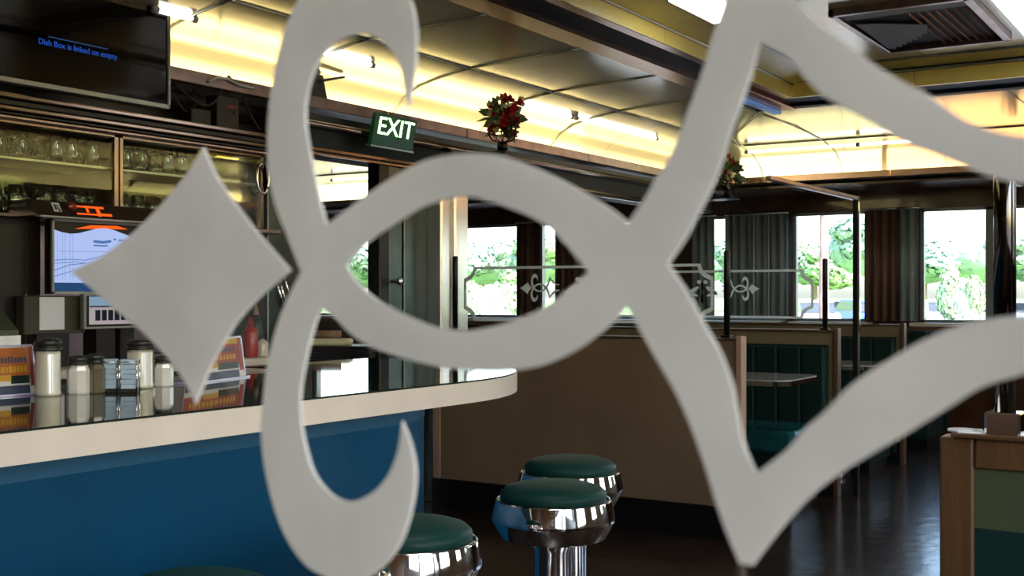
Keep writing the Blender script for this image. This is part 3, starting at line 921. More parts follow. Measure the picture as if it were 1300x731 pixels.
# ================================================================== STOOLS
def make_stool():
    t = empty('bar_stool')
    c = MB(True); c.lathe([(.166, .700), (.172, .712), (.170, .728), (.155, .742), (.12, .753), (.06, .760), (0, .762)], seg=56)
    c.build('seat_cushion', M['stoolvinyl'], t, True)
    k = MB(True)
    for seg_ in ([(.165, .704), (.178, .706), (.184, .7055), (.187, .702)], [(.187, .702), (.1915, .683), (.1955, .664), (.1985, .645)],
                 [(.1985, .645), (.1985, .638)], [(.1985, .638), (.190, .620), (.180, .602), (.170, .585)], [(.170, .585), (.160, .580), (.0, .578)]):
        k.lathe(seg_, seg=72, cap=False)
    rim = k.build('chrome_rim', M['chrome'], t, True)
    p = MB(True); p.lathe([(.070, .582), (.072, .56), (.062, .54), (.060, .075), (.070, .05)], seg=36)
    p.build('column', M['chrome'], t, True)
    b = MB(True); b.lathe([(.20, 0), (.205, .006), (.20, .012), (.14, .03), (.085, .05), (.07, .07), (0, .07)], seg=48)
    b.build('base', M['chrome'], t, True)
    f = MB(True)
    f.tube([(.17 * math.cos(a), .17 * math.sin(a), .25) for a in (2 * math.pi * i / 32 for i in range(32))], .011, 10, closed=True)
    for q in range(3):
        a = q * 2.094
        f.tube([(.05 * math.cos(a), .05 * math.sin(a), .25), (.17 * math.cos(a), .17 * math.sin(a), .25)], .009, 8)
    f.build('foot_ring', M['chrome'], t, True)
    return t
stool = make_stool()
spots = [(2.53, 1.93, 'green chrome stool partly behind the lower scroll of the etched glass'),
         (3.28, 1.92, 'green chrome stool in the middle, overlapping the farthest stool'),
         (3.83, 2.17, 'farthest green chrome stool, close to the rounded counter end'),
         (1.77, 1.93, 'nearest stool, only its dark green seat top shows at the bottom edge')]
for i, (x, y, lab) in enumerate(spots):
    o = stool if i == 0 else copy_tree(stool)
    o.location = (x, y, 0)
    tag(o, lab, 'stool', 'round swivel stools at the counter')

# ================================================================== THINGS ON THE COUNTER (top at -.29)
CT = Z(-.290)
def jar(px, py, r, h, lab, m='sugar', lidh=.02, shape='cyl', d=None):
    p = at(px, py, z=-.29)
    t = empty('sugar_jar' if shape == 'cyl' else 'shaker', (p.x, p.y, CT))
    tag(t, lab, 'jar' if shape == 'cyl' else 'shaker')
    b = MB(True)
    if shape == 'cyl':
        prof = [(r * .94, .0), (r, .004), (r, .012), (r * .96, .017), (r * .96, h - lidh - .01), (r * .9, h - lidh)]
    else:
        prof = [(r * .95, 0), (r, .004), (r, h * .62), (r * .72, h * .78), (r * .72, h - lidh)]
    if shape == 'cyl':
        b.lathe(prof, seg=36)
    else:
        b.lathe(prof, seg=8, smooth=False)
    b.build('glass_body', M[m], t, True)
    l = MB(True)
    rr = r if shape == 'cyl' else r * .78
    l.lathe([(rr * .98, h - lidh), (rr * 1.12, h - lidh + .001), (rr * 1.12, h - lidh * .75), (rr * .97, h - lidh * .7), (rr * .97, h - lidh * .55), (rr * 1.1, h - lidh * .5), (rr * 1.1, h - lidh * .25), (rr * .85, h), (0, h + .003)], seg=32)
    l.build('lid', M['lid'], t, True)
    return t
jar(61, 502, .036, .163, 'tall sugar jar with dark lid beside the menu card', lidh=.034)
jar(100, 499.5, .034, .110, 'squat faceted salt shaker with black lid, nearer of the two shakers', 'salt', .026, 'sh')
jar(121, 498.5, .032, .115, 'dark pepper shaker with black lid between salt shaker and packets', 'pepper', .028, 'sh')
jar(178, 492.5, .040, .150, 'tall sugar jar with black lid just behind the pale packets', lidh=.030)
jar(207, 490, .032, .095, 'small white salt shaker behind the etched star', 'salt', .022, 'sh')
# packet holders
for px, w_, lab in ((138.5, .056, 'wire holder full of pale blue sugar packets, beside the pepper shaker'), (164.5, .050, 'wire holder of pale blue packets in front of the second sugar jar')):
    p = at(px, 497.5, z=-.29)
    t = empty('packet_holder', (p.x, p.y, CT), math.radians(-48))
    tag(t, lab, 'holder')
    MB().bbox(-w_ / 2, w_ / 2, -.03, .03, 0, .012, .003).build('tray', M['lid'], t, True)
    w2 = MB(True)
    for sx in (-1, 1):
        for sy in (-1, 1):
            w2.tube([(sx * w_ / 2, sy * .03, 0), (sx * w_ / 2, sy * .03, .095)], .002, 6)
    w2.tube([(-w_ / 2, -.03, .09), (w_ / 2, -.03, .09), (w_ / 2, .03, .09), (-w_ / 2, .03, .09)], .002, 6, closed=True)
    w2.build('wire_frame', M['chrome'], t, True)
    for k in range(6):
        z0 = .012 + k * .0145
        MB().box(-w_ / 2 + .004, w_ / 2 - .004, -.027, .027, z0, z0 + .013, Matrix.Rotation(R.uniform(-.04, .04), 4, 'Z') @ Matrix.Rotation(R.uniform(-.03, .03), 4, 'Y')).build('packet', M['packet'], t, True)

def menu_card(p, yaw, w_, h, lab, rows, edge):
    """acrylic stand: card slopes a little, faces the room"""
    t = empty('menu_card_holder', (p.x, p.y, CT), yaw)
    tag(t, lab, 'menu card')
    tilt = Matrix.Rotation(math.radians(-8), 4, 'X')
    MB().bbox(-w_ / 2, w_ / 2, -.022, .05, 0, .006, .002).build('base', M['acrylic'], t, True)
    MB().box(-w_ / 2, w_ / 2, 0, .003, .004, h, tilt).build('card', M['cardwhite'], t, True)
    pr = {}
    for (x0, x1, z0, z1, m) in rows:
        pr.setdefault(m, MB()).box(-w_ / 2 + x0 * w_, -w_ / 2 + x1 * w_, -.0012 - .0003 * len(pr), 0, z0 * h, z1 * h, tilt)
    for m, b in pr.items():
        b.build('print', M[m], t, True)
    MB().box(w_ / 2, w_ / 2 + .004, -.003, .006, .0, h, tilt).build('acrylic_side', M[edge], t, True)
    MB().box(-w_ / 2, w_ / 2, -.003, .006, h, h + .004, tilt).build('acrylic_top', M[edge], t, True)
def card_rows(seed, top, mid):
    rr = random.Random(seed)
    rows = [(.0, .93, .84, .97, top), (.93, .99, .18, .98, 'cardred'), (0, .92, .32, .84, mid), (0, .9, .02, .20, 'cardnavy'), (.30, .55, .30, .42, 'cardyellow'), (.55, .9, .24, .40, 'teallam')]
    x = .05
    while x < .86:
        w = rr.uniform(.02, .06)
        rows.append((x, x + w, .66, .76 + rr.uniform(0, .04), 'cardnavy' if mid != 'cardnavy' else 'cardorange')); x += w + .018
    x = .08
    while x < .86:
        w = rr.uniform(.03, .07)
        rows.append((x, x + w, .47, .58 + rr.uniform(0, .03), 'cardyellow')); x += w + .02
    return rows
ca, cb = at(-22, 505, z=-.29), at(45, 500, z=-.29)
yawc = math.atan2(-(ca - cb).y, -(ca - cb).x)
menu_card((ca + cb) / 2, yawc, (ca - cb).length, .142, 'orange and navy menu card in acrylic stand at the picture edge', card_rows(3, 'cardorange', 'cardorange'), 'acrylic')
ca, cb = at(236, 488, z=-.29), at(311, 478, z=-.29)
yawc = math.atan2(-(ca - cb).y, -(ca - cb).x)
menu_card((ca + cb) / 2, yawc, (ca - cb).length, .142, 'red and yellow menu card in purple edged stand behind the star tip', card_rows(5, 'cardyellow', 'cardred'), 'acrylic')

# black trays with folded towels on a dark stand behind the counter end
p = Vector((4.69, 4.03, 0))
YAW = math.radians(-58)
def PM(z): return Matrix.Translation((p.x, p.y, z)) @ Matrix.Rotation(YAW, 4, 'Z')
SZT = Z(-.392)
t = empty('serving_stand', (p.x, p.y, 0))
tag(t, 'dark serving stand behind the counter end carrying the black tray stack', 'stand')
MB().bbox(-.21, .21, -.17, .17, SZT - .03, SZT, .006, PM(0)).build('stand_top', M['steeldark'], t)
MB().bbox(-.19, .19, -.15, .15, .06, SZT - .031, .006, PM(0)).build('body', M['black'], t)
MB().box(-.17, .17, -.13, .13, 0, .06, PM(0)).build('kick_board', M['blackmatte'], t)
for k in range(8):
    t = MB()
    a = R.uniform(-.03, .03)
    m = PM(SZT + k * .0165) @ Matrix.Rotation(a, 4, 'Z')
    t.bbox(-.165, .165, -.13, .13, 0, .007, .003, m)
    t.bbox(-.175, .175, -.14, .14, .0075, .0155, .003, m)
    o = t.build('serving_tray', M['black'])
    lv = ['bottom', 'second lowest', 'third lowest', 'fourth from below', 'fourth from above', 'third highest', 'second highest', 'topmost'][k]
    tag(o, 'black serving tray, %s of the stack behind the counter end' % lv, 'tray', 'stacked black trays')
tz = SZT + 8 * .0165
dv = Vector((math.sin(HEAD), -math.cos(HEAD), 0))
q = p + dv * -.045
t = MB(); t.bbox(-.11, .11, -.07, .07, tz, tz + .034, .014, Matrix.Translation((q.x, q.y, 0)) @ Matrix.Rotation(YAW, 4, 'Z'))
tag(t.build('folded_towel', M['towelcream']), 'cream folded towel lying on the black tray stack', 'towel')
t = MB(True); t.tube([q - dv * .09 + Vector((0, 0, tz + .055)), q + dv * .055 + Vector((0, 0, tz + .055))], .021, 14)
tag(t.build('rolled_towel', M['towelbrown']), 'brown rolled towel on top of the cream towel', 'towel')

# ================================================================== BACK BAR
def on_back(px, py, Y): return at(px, py, Y=Y)
# television
t = empty('television', (3.4, 4.42, Z(.9)))
tag(t, 'large black television with silver frame showing a line of blue text', 'television')
tx0, tx1, tz0, tz1 = 2.93, 3.90, .885, 1.42
f = MB()
for q in ((tx0, tx0 + .018, tz0, tz1), (tx1 - .014, tx1, tz0, tz1), (tx0, tx1, tz0, tz0 + .022), (tx0, tx1, tz1 - .018, tz1)):
    f.bbox(q[0], q[1], 4.40, 4.45, Z(q[2]), Z(q[3]), .003)
f.build('frame', M['silver'], t)
MB().box(tx0 + .01, tx1 - .01, 4.412, 4.418, Z(tz0 + .015), Z(tz1 - .01)).build('screen', M['tvscreen'], t)
MB().bbox(tx0 + .03, tx1 - .03, 4.45, 4.49, Z(tz0 + .03), Z(tz1 - .03), .01).build('back_shell', M['black'], t)
MB().box(3.3, 3.5, 4.49, 4.83, Z(.95), Z(1.0)).build('wall_bracket', M['black'], t)
pa, pb = at(62, 55, Y=4.41), at(137, 70, Y=4.41)
cxx = (pa.x + pb.x) / 2; czz = (pa.z + pb.z) / 2
mt = Matrix.Translation((cxx, 4.4105, czz)) @ Matrix.Rotation(math.radians(90), 4, 'X')
tm = text_mesh('blue_text', 'Dish Box is linked on empty', .036, M['tvtext'], t, mt, .0004)
wd = max(v.co.x for v in tm.data.vertices) - min(v.co.x for v in tm.data.vertices)
MB().box(pa.x, pb.x, 4.4095, 4.4115, czz + .026, czz + .030).build('text_line', M['screenlow'], t)

# cables, boxes in the recess
def cable(pts, lab, r=.006):
    # smooth the polyline
    P = [Vector(p) for p in pts]
    out = []
    for i in range(len(P) - 1):
        p0, p1, p2, p3 = P[max(i - 1, 0)], P[i], P[i + 1], P[min(i + 2, len(P) - 1)]
        for j in range(6):
            s = j / 6
            out.append(.5 * (2 * p1 + (p2 - p0) * s + (2 * p0 - 5 * p1 + 4 * p2 - p3) * s * s + (3 * p1 - p0 - 3 * p2 + p3) * s ** 3))
    out.append(P[-1])
    m = MB(True); m.tube(out, r, 8)
    return tag(m.build('cable', M['cable']), lab, 'cable', 'black cables in the recess above the cabinets')
RY = 4.62
def rc(*pxs): return [at(x, y, Y=RY + .02 * (i % 2)) for i, (x, y) in enumerate(pxs)]
cable(rc((209, 100), (220, 120), (232, 138), (238, 142)), 'black cable hanging closest to the television')
cable(rc((213, 98), (228, 112), (247, 128), (262, 134), (275, 126), (288, 100), (291, 97)), 'black cable drooping in a long curve and rising to the lit cove')
cable(rc((246, 138), (247, 125), (246, 112)), 'short upright black cable between the drooping ones')
cable(rc((291, 97), (300, 108), (310, 125), (318, 145), (330, 165)), 'thin black cable running down over the rails past the adapter box', .005)
cable(rc((297, 145), (304, 132), (312, 122), (309, 112)), 'small looped black cable beside the adapter box', .004)
b0, b1 = at(276, 165, Y=4.63), at(304, 125, Y=4.63)
t = empty('adapter_box', ((b0.x + b1.x) / 2, 4.66, b0.z))
tag(t, 'black adapter box with tiny red label standing among the cables', 'box')
zb = Z(.868)
MB().bbox(b0.x, b1.x, 4.63, 4.72, zb, b1.z, .006).build('case', M['black'], t)
MB().box(b0.x + .07, b1.x - .02, 4.6275, 4.6305, b1.z - .06, b1.z - .045).build('label_strip', M['red'], t)
b2 = at(262, 165, Y=4.66)
MB().bbox(b2.x - .1, b0.x - .01, 4.66, 4.74, zb, zb + .10, .006).build('side_case', M['black'], t)
# white bracket on the fascia
w0, w1 = at(264, 104, Y=4.59), at(300, 97, Y=4.59)
w = MB(True); w.tube([at(265, 104, Y=4.59), at(276, 99, Y=4.59), at(290, 101, Y=4.59), at(303, 108, Y=4.59), at(322, 112, Y=4.59)], .007, 8)
tag(w.build('white_connector', M['white']), 'small white cable connector taped along the metal fascia', 'connector')
# router with antenna on the cornice
p0 = at(398, 124, Y=4.60)
t = empty('router', (p0.x, 4.62, Z(1.146)))
tag(t, 'black router box with one thin antenna on the cornice edge', 'router')
pr_ = at(410, 124, Y=4.60)
MB().prism([(0, 0), (.17, 0), (.13, .13), (.02, .13)], 0, .05, Matrix.Translation((pr_.x - .12, 4.66, Z(1.146))) @ Matrix.Rotation(math.radians(90), 4, 'X')).build('case', M['black'], t)
a_ = MB(True); a0, a1 = at(405, 103, Y=4.60), at(437, 98, Y=4.58); a_.tube([a0, a1], .008, 8); a_.build('antenna', M['black'], t)

# glass fronted cabinets
def cabinet(x0, x1, lab, handle=False):
    r = empty('glass_cabinet', ((x0 + x1) / 2, 4.7, Z(.345)))
    tag(r, lab, 'cabinet', 'glass fronted cabinets above the monitors')
    z0, z1 = .345, .757
    MB().box(x0, x1, 4.93, 4.945, Z(z0), Z(z1)).build('back_panel', M['mirrorback'], r)
    MB().box(x0, x1, 4.60, 4.93, Z(z0), Z(z0 + .02)).build('bottom_board', M['steel'], r)
    MB().box(x0, x1, 4.60, 4.93, Z(z1 - .015), Z(z1)).build('top_board', M['black'], r)
    MB().box(x0, x0 + .015, 4.60, 4.93, Z(z0 + .02), Z(z1 - .015)).build('side_panel', M['steeldark'], r)
    MB().box(x1 - .015, x1, 4.60, 4.93, Z(z0 + .02), Z(z1 - .015)).build('side_panel', M['steeldark'], r)
    if handle: MB().box(4.36, 4.64, 4.70, 4.72, Z(z1 - .022), Z(z1 - .0152)).build('strip_lamp', M['cablamp'], r)
    MB().bbox(x0 + .016, x1 - .016, 4.61, 4.925, Z(.592), Z(.604), .002).build('shelf', M['alu'], r)
    d = MB()
    for q in ((x0, x0 + .016, z0, z1), (x1 - .022, x1, z0, z1), (x0, x1, z0, z0 + .018), (x0, x1, z1 - .012, z1)):
        d.box(q[0], q[1], 4.575, 4.595, Z(q[2]), Z(q[3]))
    do = d.build('door', M['rail'], r)
    MB().box(x0 + .016, x1 - .022, 4.584, 4.588, Z(z0 + .018), Z(z1 - .012)).build('door_pane', M['cabglass'], do)
    if handle:
        h = MB(True)
        c = at(333, 226, Y=4.56)
        h.tube([(c.x + .045 * math.cos(a), 4.555, c.z + .085 * math.sin(a)) for a in (2 * math.pi * i / 24 for i in range(24))], .007, 8, closed=True)
        h.build('door_handle', M['chrome'], do)
cabinet(2.76, 3.735, 'glass fronted cabinet crowded with glasses, under the television')
cabinet(3.745, 4.70, 'glass fronted cabinet with oval door handle, behind the etched star', True)
cabinet(1.77, 2.75, 'glass fronted cabinet continuing beyond the picture edge')

PROFS = [
    ('goblet', [(.034, 0), (.037, .03), (.030, .062), (.010, .078), (.005, .085), (.005, .115), (.028, .122), (.029, .125)]),
    ('tumbler', [(.036, 0), (.033, .06), (.029, .12), (.0, .122)]),
    ('sundae_dish', [(.040, 0), (.037, .025), (.020, .055), (.010, .07), (.012, .085), (.030, .095), (.030, .098)]),
    ('water_glass', [(.038, 0), (.034, .045), (.028, .09), (.030, .126), (.0, .128)]),
]
protos = []
for nm, pf in PROFS:
    m = MB(True)
    inner = [(max(r - .003, .001), z + (.002 if i else 0)) for i, (r, z) in enumerate(pf)]
    m.lathe(pf, seg=20)
    o = m.build(nm, M['ware'])
    protos.append(o)
desc = {'goblet': 'upside-down stemmed goblet', 'tumbler': 'upside-down plain tumbler', 'sundae_dish': 'upside-down footed sundae dish', 'water_glass': 'upside-down waisted water glass'}
used = set()
for cab, (x0, x1, cl) in enumerate(((2.80, 3.70, 'crowded cabinet under the television'), (3.79, 4.62, 'cabinet behind the etched star'))):
    for sh, (zb, sl) in enumerate(((.367, 'lower shelf'), (.606, 'upper shelf'))):
        n = 9
        for row in range(3):
            for k in range(n):
                if cab == 1 and sh == 1 and k > 6: continue
                x = x0 + .04 + (x1 - x0 - .08) * k / (n - 1) + R.uniform(-.01, .01)
                y = 4.66 + .095 * row + R.uniform(-.012, .012)
                j = (row + (k // 3) + sh + cab) % 4
                src = protos[j]
                if j not in used: o = src; used.add(j)
                else:
                    o = src.copy(); col.objects.link(o)
                o.location = (x, y, Z(zb)); o.rotation_euler = (0, 0, R.uniform(0, 6))
                tag(o, '%s on the %s of the %s' % (desc[PROFS[j][0]], sl, cl), 'glass', 'glassware, %s, %s, %s' % (PROFS[j][0].replace('_', ' '), sl, cl))

# point of sale monitor and the things round it
MY = 4.30
t = empty('monitor', (3.42, MY + .03, Z(-.01)))
tag(t, 'lit monitor with pale blue chart on screen, under the dark lightbox', 'monitor')
mx0, mx1 = at(65, 320, Y=MY).x, 3.72
mz0, mz1 = at(65, 373, Y=MY).z, at(65, 277, Y=MY).z
f = MB()
for q in ((mx0, mx0 + .010, mz0, mz1), (mx1 - .010, mx1, mz0, mz1), (mx0, mx1, mz0, mz0 + .010), (mx0, mx1, mz1 - .010, mz1)):
    f.box(q[0], q[1], MY - .008, MY + .03, q[2], q[3])
f.build('frame', M['silver'], t)
MB().box(mx0, mx1, MY + .005, MY + .045, mz0, mz1).build('back_shell', M['black'], t)
sA = [(mx0 + .01, mz0 + .045)]
top = []
for k in range(13):
    x = mx0 + .01 + (mx1 - mx0 - .02) * k / 12
    top.append((x, mz1 - .045 - .016 * math.sin(k * .8) - (.04 if k > 9 else 0)))
poly = [(mx0 + .01, mz0 + .048), (mx1 - .01, mz0 + .048)] + top[::-1]
RX90 = Matrix.Rotation(math.radians(90), 4, 'X')
MB().prism(poly, 0, .003, Matrix.Translation((0, MY + .004, 0)) @ RX90).build('screen', M['screenblue'], t)
MB().box(mx0 + .01, mx1 - .01, MY + .002, MY + .005, mz0 + .010, mz0 + .048).build('screen_footer', M['screenlow'], t)
MB().prism([(mx0 + .12, mz1 - .038), (mx0 + .40, mz1 - .028), (mx0 + .34, mz1 - .016), (mx0 + .2, mz1 - .020)], 0, .002, Matrix.Translation((0, MY + .0035, 0)) @ RX90).build('orange_glow', M['ember'], t)
ln = MB(True)
def scr(pts, r=.0012):
    ln.tube([(mx0 + .01 + u * (mx1 - mx0 - .02), MY + .0005, mz0 + .05 + v * (mz1 - mz0 - .1)) for u, v in pts], r, 4)
for k in range(5):
    scr([(.04 + .035 * k + .01 * (k % 2), .05), (.04 + .035 * k + .01 * (k % 2), .95)], .0007)
scr([(0, .42), (.15, .45), (.3, .44), (.45, .52), (.6, .66)], .0016); scr([(0, .36), (.2, .40), (.35, .38), (.5, .47), (.7, .6)], .0012)
scr([(0, .22), (.15, .34), (.3, .38)], .0016); scr([(.05, .60), (.5, .62), (.8, .64)], .0008); scr([(0, .1), (.2, .24), (.5, .35)], .0014)
scr([(.38, .82), (.48, .81), (.55, .84)], .006); scr([(.38, .74), (.48, .74), (.52, .745)], .003); scr([(.58, .88), (.60, .88)], .004); scr([(.63, .87), (.72, .86)], .003)
ln.build('screen_lines', M['screenline'], t)
MB().bbox(3.56, 3.64, MY + .045, MY + .10, Z(-.31), mz0 + .1, .005).build('stand', M['black'], t)

# dark lightbox above the monitor
t = empty('menu_lightbox', (3.35, 4.3, Z(.33)))
tag(t, 'dark sloped lightbox with white square emblem and orange red reflections, over the monitor', 'lightbox')
la, lb = at(42, 280, Y=4.26), at(186, 280, Y=4.26)
z0, z1 = at(60, 274, Y=4.26).z, at(60, 254, Y=4.26).z
zz1 = z1
MB().prism([(4.24, z0), (4.42, z0), (4.42, zz1), (4.28, zz1)], la.x, 3.70, Matrix(((0, 0, 1, 0), (1, 0, 0, 0), (0, 1, 0, 0), (0, 0, 0, 1)))).build('case', M['lightbox'], t)
MB().box(la.x + .01, 3.71, 4.225, 4.26, z0 - .006, z0).build('lower_strip', M['silver'], t)
sl = math.atan2(.04, zz1 - z0)
def onface(x, v, w, h, m, name, off=.001):
    mm = Matrix.Translation((x, 4.24, z0)) @ Matrix.Rotation(-sl, 4, 'X')
    MB().box(-w / 2, w / 2, -off - .001, -off, v - h / 2, v + h / 2, mm).build(name, M[m], t)
ex = at(74, 265, Y=4.25).x
onface(ex, .045, .038, .046, 'paper', 'emblem')
onface(ex, .052, .022, .006, 'black', 'emblem_mark', .0025); onface(ex, .040, .022, .006, 'black', 'emblem_mark', .0025); onface(ex + .008, .028, .008, .012, 'black', 'emblem_mark', .0025); onface(ex - .007, .045, .005, .03, 'black', 'emblem_mark', .0025)
gx = at(108, 265, Y=4.25).x
for dx, dv, w, h in ((.0, .058, .07, .008), (.02, .045, .012, .03), (.06, .058, .10, .010), (.075, .035, .018, .045), (.02, .02, .12, .007), (.11, .022, .06, .012)):
    onface(gx + dx, dv, w, h, 'ember', 'orange_reflection')  # orange reflections on the case, painted as glowing strokes
e = MB(True); e.lathe([(.022, 0), (.024, .002), (0, .003)], (0, 0, 0), 20, Matrix.Translation((at(90, 265, Y=4.25).x, 4.245, z0 + .045)) @ RX90)
e.build('round_emblem', M['redface'], t)

# olive box with a white paper
a, b = at(31, 425, Y=4.33), at(104, 374, Y=4.33)
t = empty('olive_box', ((a.x + b.x) / 2, 4.36, a.z))
tag(t, 'olive drab box with a white paper sheet stuck on its front, under the lit monitor', 'box')
MB().bbox(a.x, b.x + .02, 4.33, 4.392, a.z, Z(-.005), .006).build('case', M['olive'], t)
c, d = at(50.5, 419, Y=4.325), at(82, 377, Y=4.325)
MB().box(c.x, d.x, 4.326, 4.329, c.z, d.z).build('paper_sheet', M['paper'], t)
MB().box((a.x + b.x) / 2 - .08, (a.x + b.x) / 2 + .08, 4.335, 4.39, Z(-.31), a.z).build('foot', M['black'], t)
# small screen with a photograph of a building
a, b = at(107, 418, Y=4.28), at(200, 373, Y=4.28)
za, zb = at(107, 418, Y=4.28).z, at(107, 373, Y=4.28).z
t = empty('small_screen', ((a.x + 3.7) / 2, 4.3, za))
tag(t, 'small screen showing a white building photo, tucked below the lit monitor', 'screen')
f = MB().bbox(a.x, 3.70, 4.28, 4.31, za, zb, .004); f.build('case', M['silver'], t)
x0, x1 = a.x + .022, 3.685
MB().box(a.x + .012, x1 + .005, 4.276, 4.281, za + .010, zb - .008).build('bezel', M['black'], t)
H = zb - za
MB().box(x0, x1, 4.2735, 4.2765, za + .66 * H, zb - .012).build('picture_sky', M['photosky'], t)
MB().box(x0, x1, 4.2735, 4.2765, za + .02, za + .66 * H).build('picture_wall', M['photowall'], t)
g = MB()
for k in range(7):
    g.box(x0 + .03 + k * .034, x0 + .056 + k * .034, 4.2725, 4.2736, za + .24 * H, za + .54 * H)
g.box(x0, x1, 4.2725, 4.2736, za + .62 * H, za + .66 * H)
g.build('picture_windows', M['photodark'], t)
MB().box(3.4, 3.5, 4.31, 4.40, Z(-.31), za + .05).build('stand', M['black'], t)

# tall black cooler at the edge with pale curved shape
a, b = at(19, 300, Y=4.36), at(60, 300, Y=4.36)
t = empty('drink_cooler', ((a.x + b.x) / 2, 4.45, Z(-.31)))
tag(t, 'tall black cabinet with thin steel edge beside the lit monitor', 'cabinet')
MB().bbox(2.98, b.x, 4.40, 4.62, Z(-.31), Z(.325), .006).build('body', M['black'], t)
MB().box(at(33, 300, Y=4.395).x - .004, at(33, 300, Y=4.395).x + .004, 4.393, 4.40, Z(-.30), Z(.32)).build('edge_strip', M['rail'], t)
MB().bbox(2.9, b.x + .01, 4.39, 4.63, Z(.325), Z(.34), .003).build('top_trim', M['rail'], t)
# pale grey hood at the picture edge
t = empty('grey_appliance', (2.9, 4.25, Z(-.31)))
tag(t, 'grey rounded appliance hood cut by the picture edge beside the black cabinet', 'appliance')
pf = [(4.12, -.31), (4.40, -.31), (4.40, .30), (4.32, .31), (4.30, .05), (4.26, -.05), (4.14, -.14)]
MB().prism([(y, Z(z)) for y, z in pf], 2.55, at(17, 400, Y=4.2).x - .02, Matrix(((0, 0, 1, 0), (1, 0, 0, 0), (0, 1, 0, 0), (0, 0, 0, 1)))).build('hood', M['greenlam'], t)
MB().box(2.56, 2.9, 4.13, 4.14, Z(-.30), Z(-.16)).build('front_plate', M['steel'], t)

# bottles and containers on the back counter by the passage
def bottle(px, py, r, h, m, lab, name='bottle', cap='red', Y=4.25):
    p = at(px, py, Y=Y)
    t = empty(name, (p.x, Y, Z(-.31)))
    tag(t, lab, 'bottle')
    b = MB(True); b.lathe([(r * .95, 0), (r, .005), (r, h * .6), (r * .8, h * .7), (r * .4, h * .76), (r * .4, h * .8)], seg=20); b.build('body', M[m], t, True)
    c = MB(True); c.lathe([(r * .45, h * .8), (r * .42, h * .86), (r * .16, h), (0, h)], seg=16); c.build('nozzle', M[cap], t, True)
bottle(318, 450, .036, .20, 'red', 'red squeeze bottle behind the red menu card')
bottle(333, 450, .030, .11, 'sugar', 'clear bottle standing next to the red squeeze bottle', 'glass_bottle', 'lid')
bottle(325, 425, .032, .26, 'teallam', 'dark bottle with pale cap behind the red squeeze bottle', 'glass_bottle', 'woodlight', 4.34)
bottle(306, 425, .032, .25, 'teallam', 'dark bottle mostly hidden by the etched star, beside the dark pale-capped one', 'glass_bottle', 'paper', 4.45)
# stacked boards between counter and back counter
a = at(345, 460, Y=4.0)
# leaning metal rods at the wall end
t = MB(True)
for q in ((350, 352, 362, 398), (354, 352, 366, 398), (360, 348, 370, 385)):
    t.tube([at(q[0], q[1], Y=4.572), at(q[2], q[3], Y=4.565)], .007, 8)
tag(t.build('steel_tongs', M['chrome']), 'thin steel tongs hanging by the wall end beside the etched crescent', 'tongs')
# white ledge of the cabinet end, red pilot lamp
led = MB().bbox(at(288, 295, Y=4.45).x, at(352, 295, Y=4.45).x, 4.42, 4.60, Z(.325), Z(.343), .004)
tag(led.build('ledge', M['steelpink']), 'narrow metal ledge under the handled cabinet', 'ledge')
pl = MB(True); pp_ = at(376, 345, Y=4.50)
pl.lathe([(.012, 0), (.012, .006), (0, .010)], (0, 0, 0), 14, Matrix.Translation((pp_.x, 4.62, pp_.z)) @ RX90)
tag(pl.build('pilot_lamp', M['ember']), 'tiny red pilot lamp on the dark wall between star and crescent', 'lamp')
jb = MB().bbox(4.74, 4.86, 4.58, 4.94, Z(-.30), Z(.755), .006)
tag(jb.build('end_panel', M['steeldark']), 'narrow dark upright panel closing off the back bar', 'panel')
jc = MB().bbox(4.745, 4.757, 4.565, 4.578, Z(.36), Z(.75), .002).bbox(4.835, 4.85, 4.565, 4.578, Z(.36), Z(.75), .002)

# ================================================================== SIGN AND FLOWERS
t = empty('exit_sign', (5.76, 4.53, Z(.9)))
tag(t, 'green exit sign with glowing letters fixed under the lit cornice', 'sign')
a, b = at(467, 182, Y=4.52), at(521, 190, Y=4.52)
ex0, ex1 = at(467, 150, Y=4.5).x, at(519, 160, Y=4.5).x
ez0, ez1 = Z(.895), Z(1.085)
tl = Matrix.Translation(((ex0 + ex1) / 2, 4.47, ez0)) @ Matrix.Rotation(math.radians(12), 4, 'X')
hw = (ex1 - ex0) / 2
MB().bbox(-hw, hw, 0, .035, 0, .19, .005, tl).build('board', M['exitboard'], t)
MB().bbox(-hw - .01, hw + .01, -.004, .04, -.012, 0, .003, tl).build('lower_edge', M['alu'], t)
MB().box(-.02, .02, .03, .12, .08, .12, tl).build('bracket', M['black'], t)
text_mesh('letters', 'EXIT', .15, M['exitletters'], t, tl @ Matrix.Translation((0, -.002, .115)) @ Matrix.Rotation(math.radians(90), 4, 'X'), .001, 1.15)

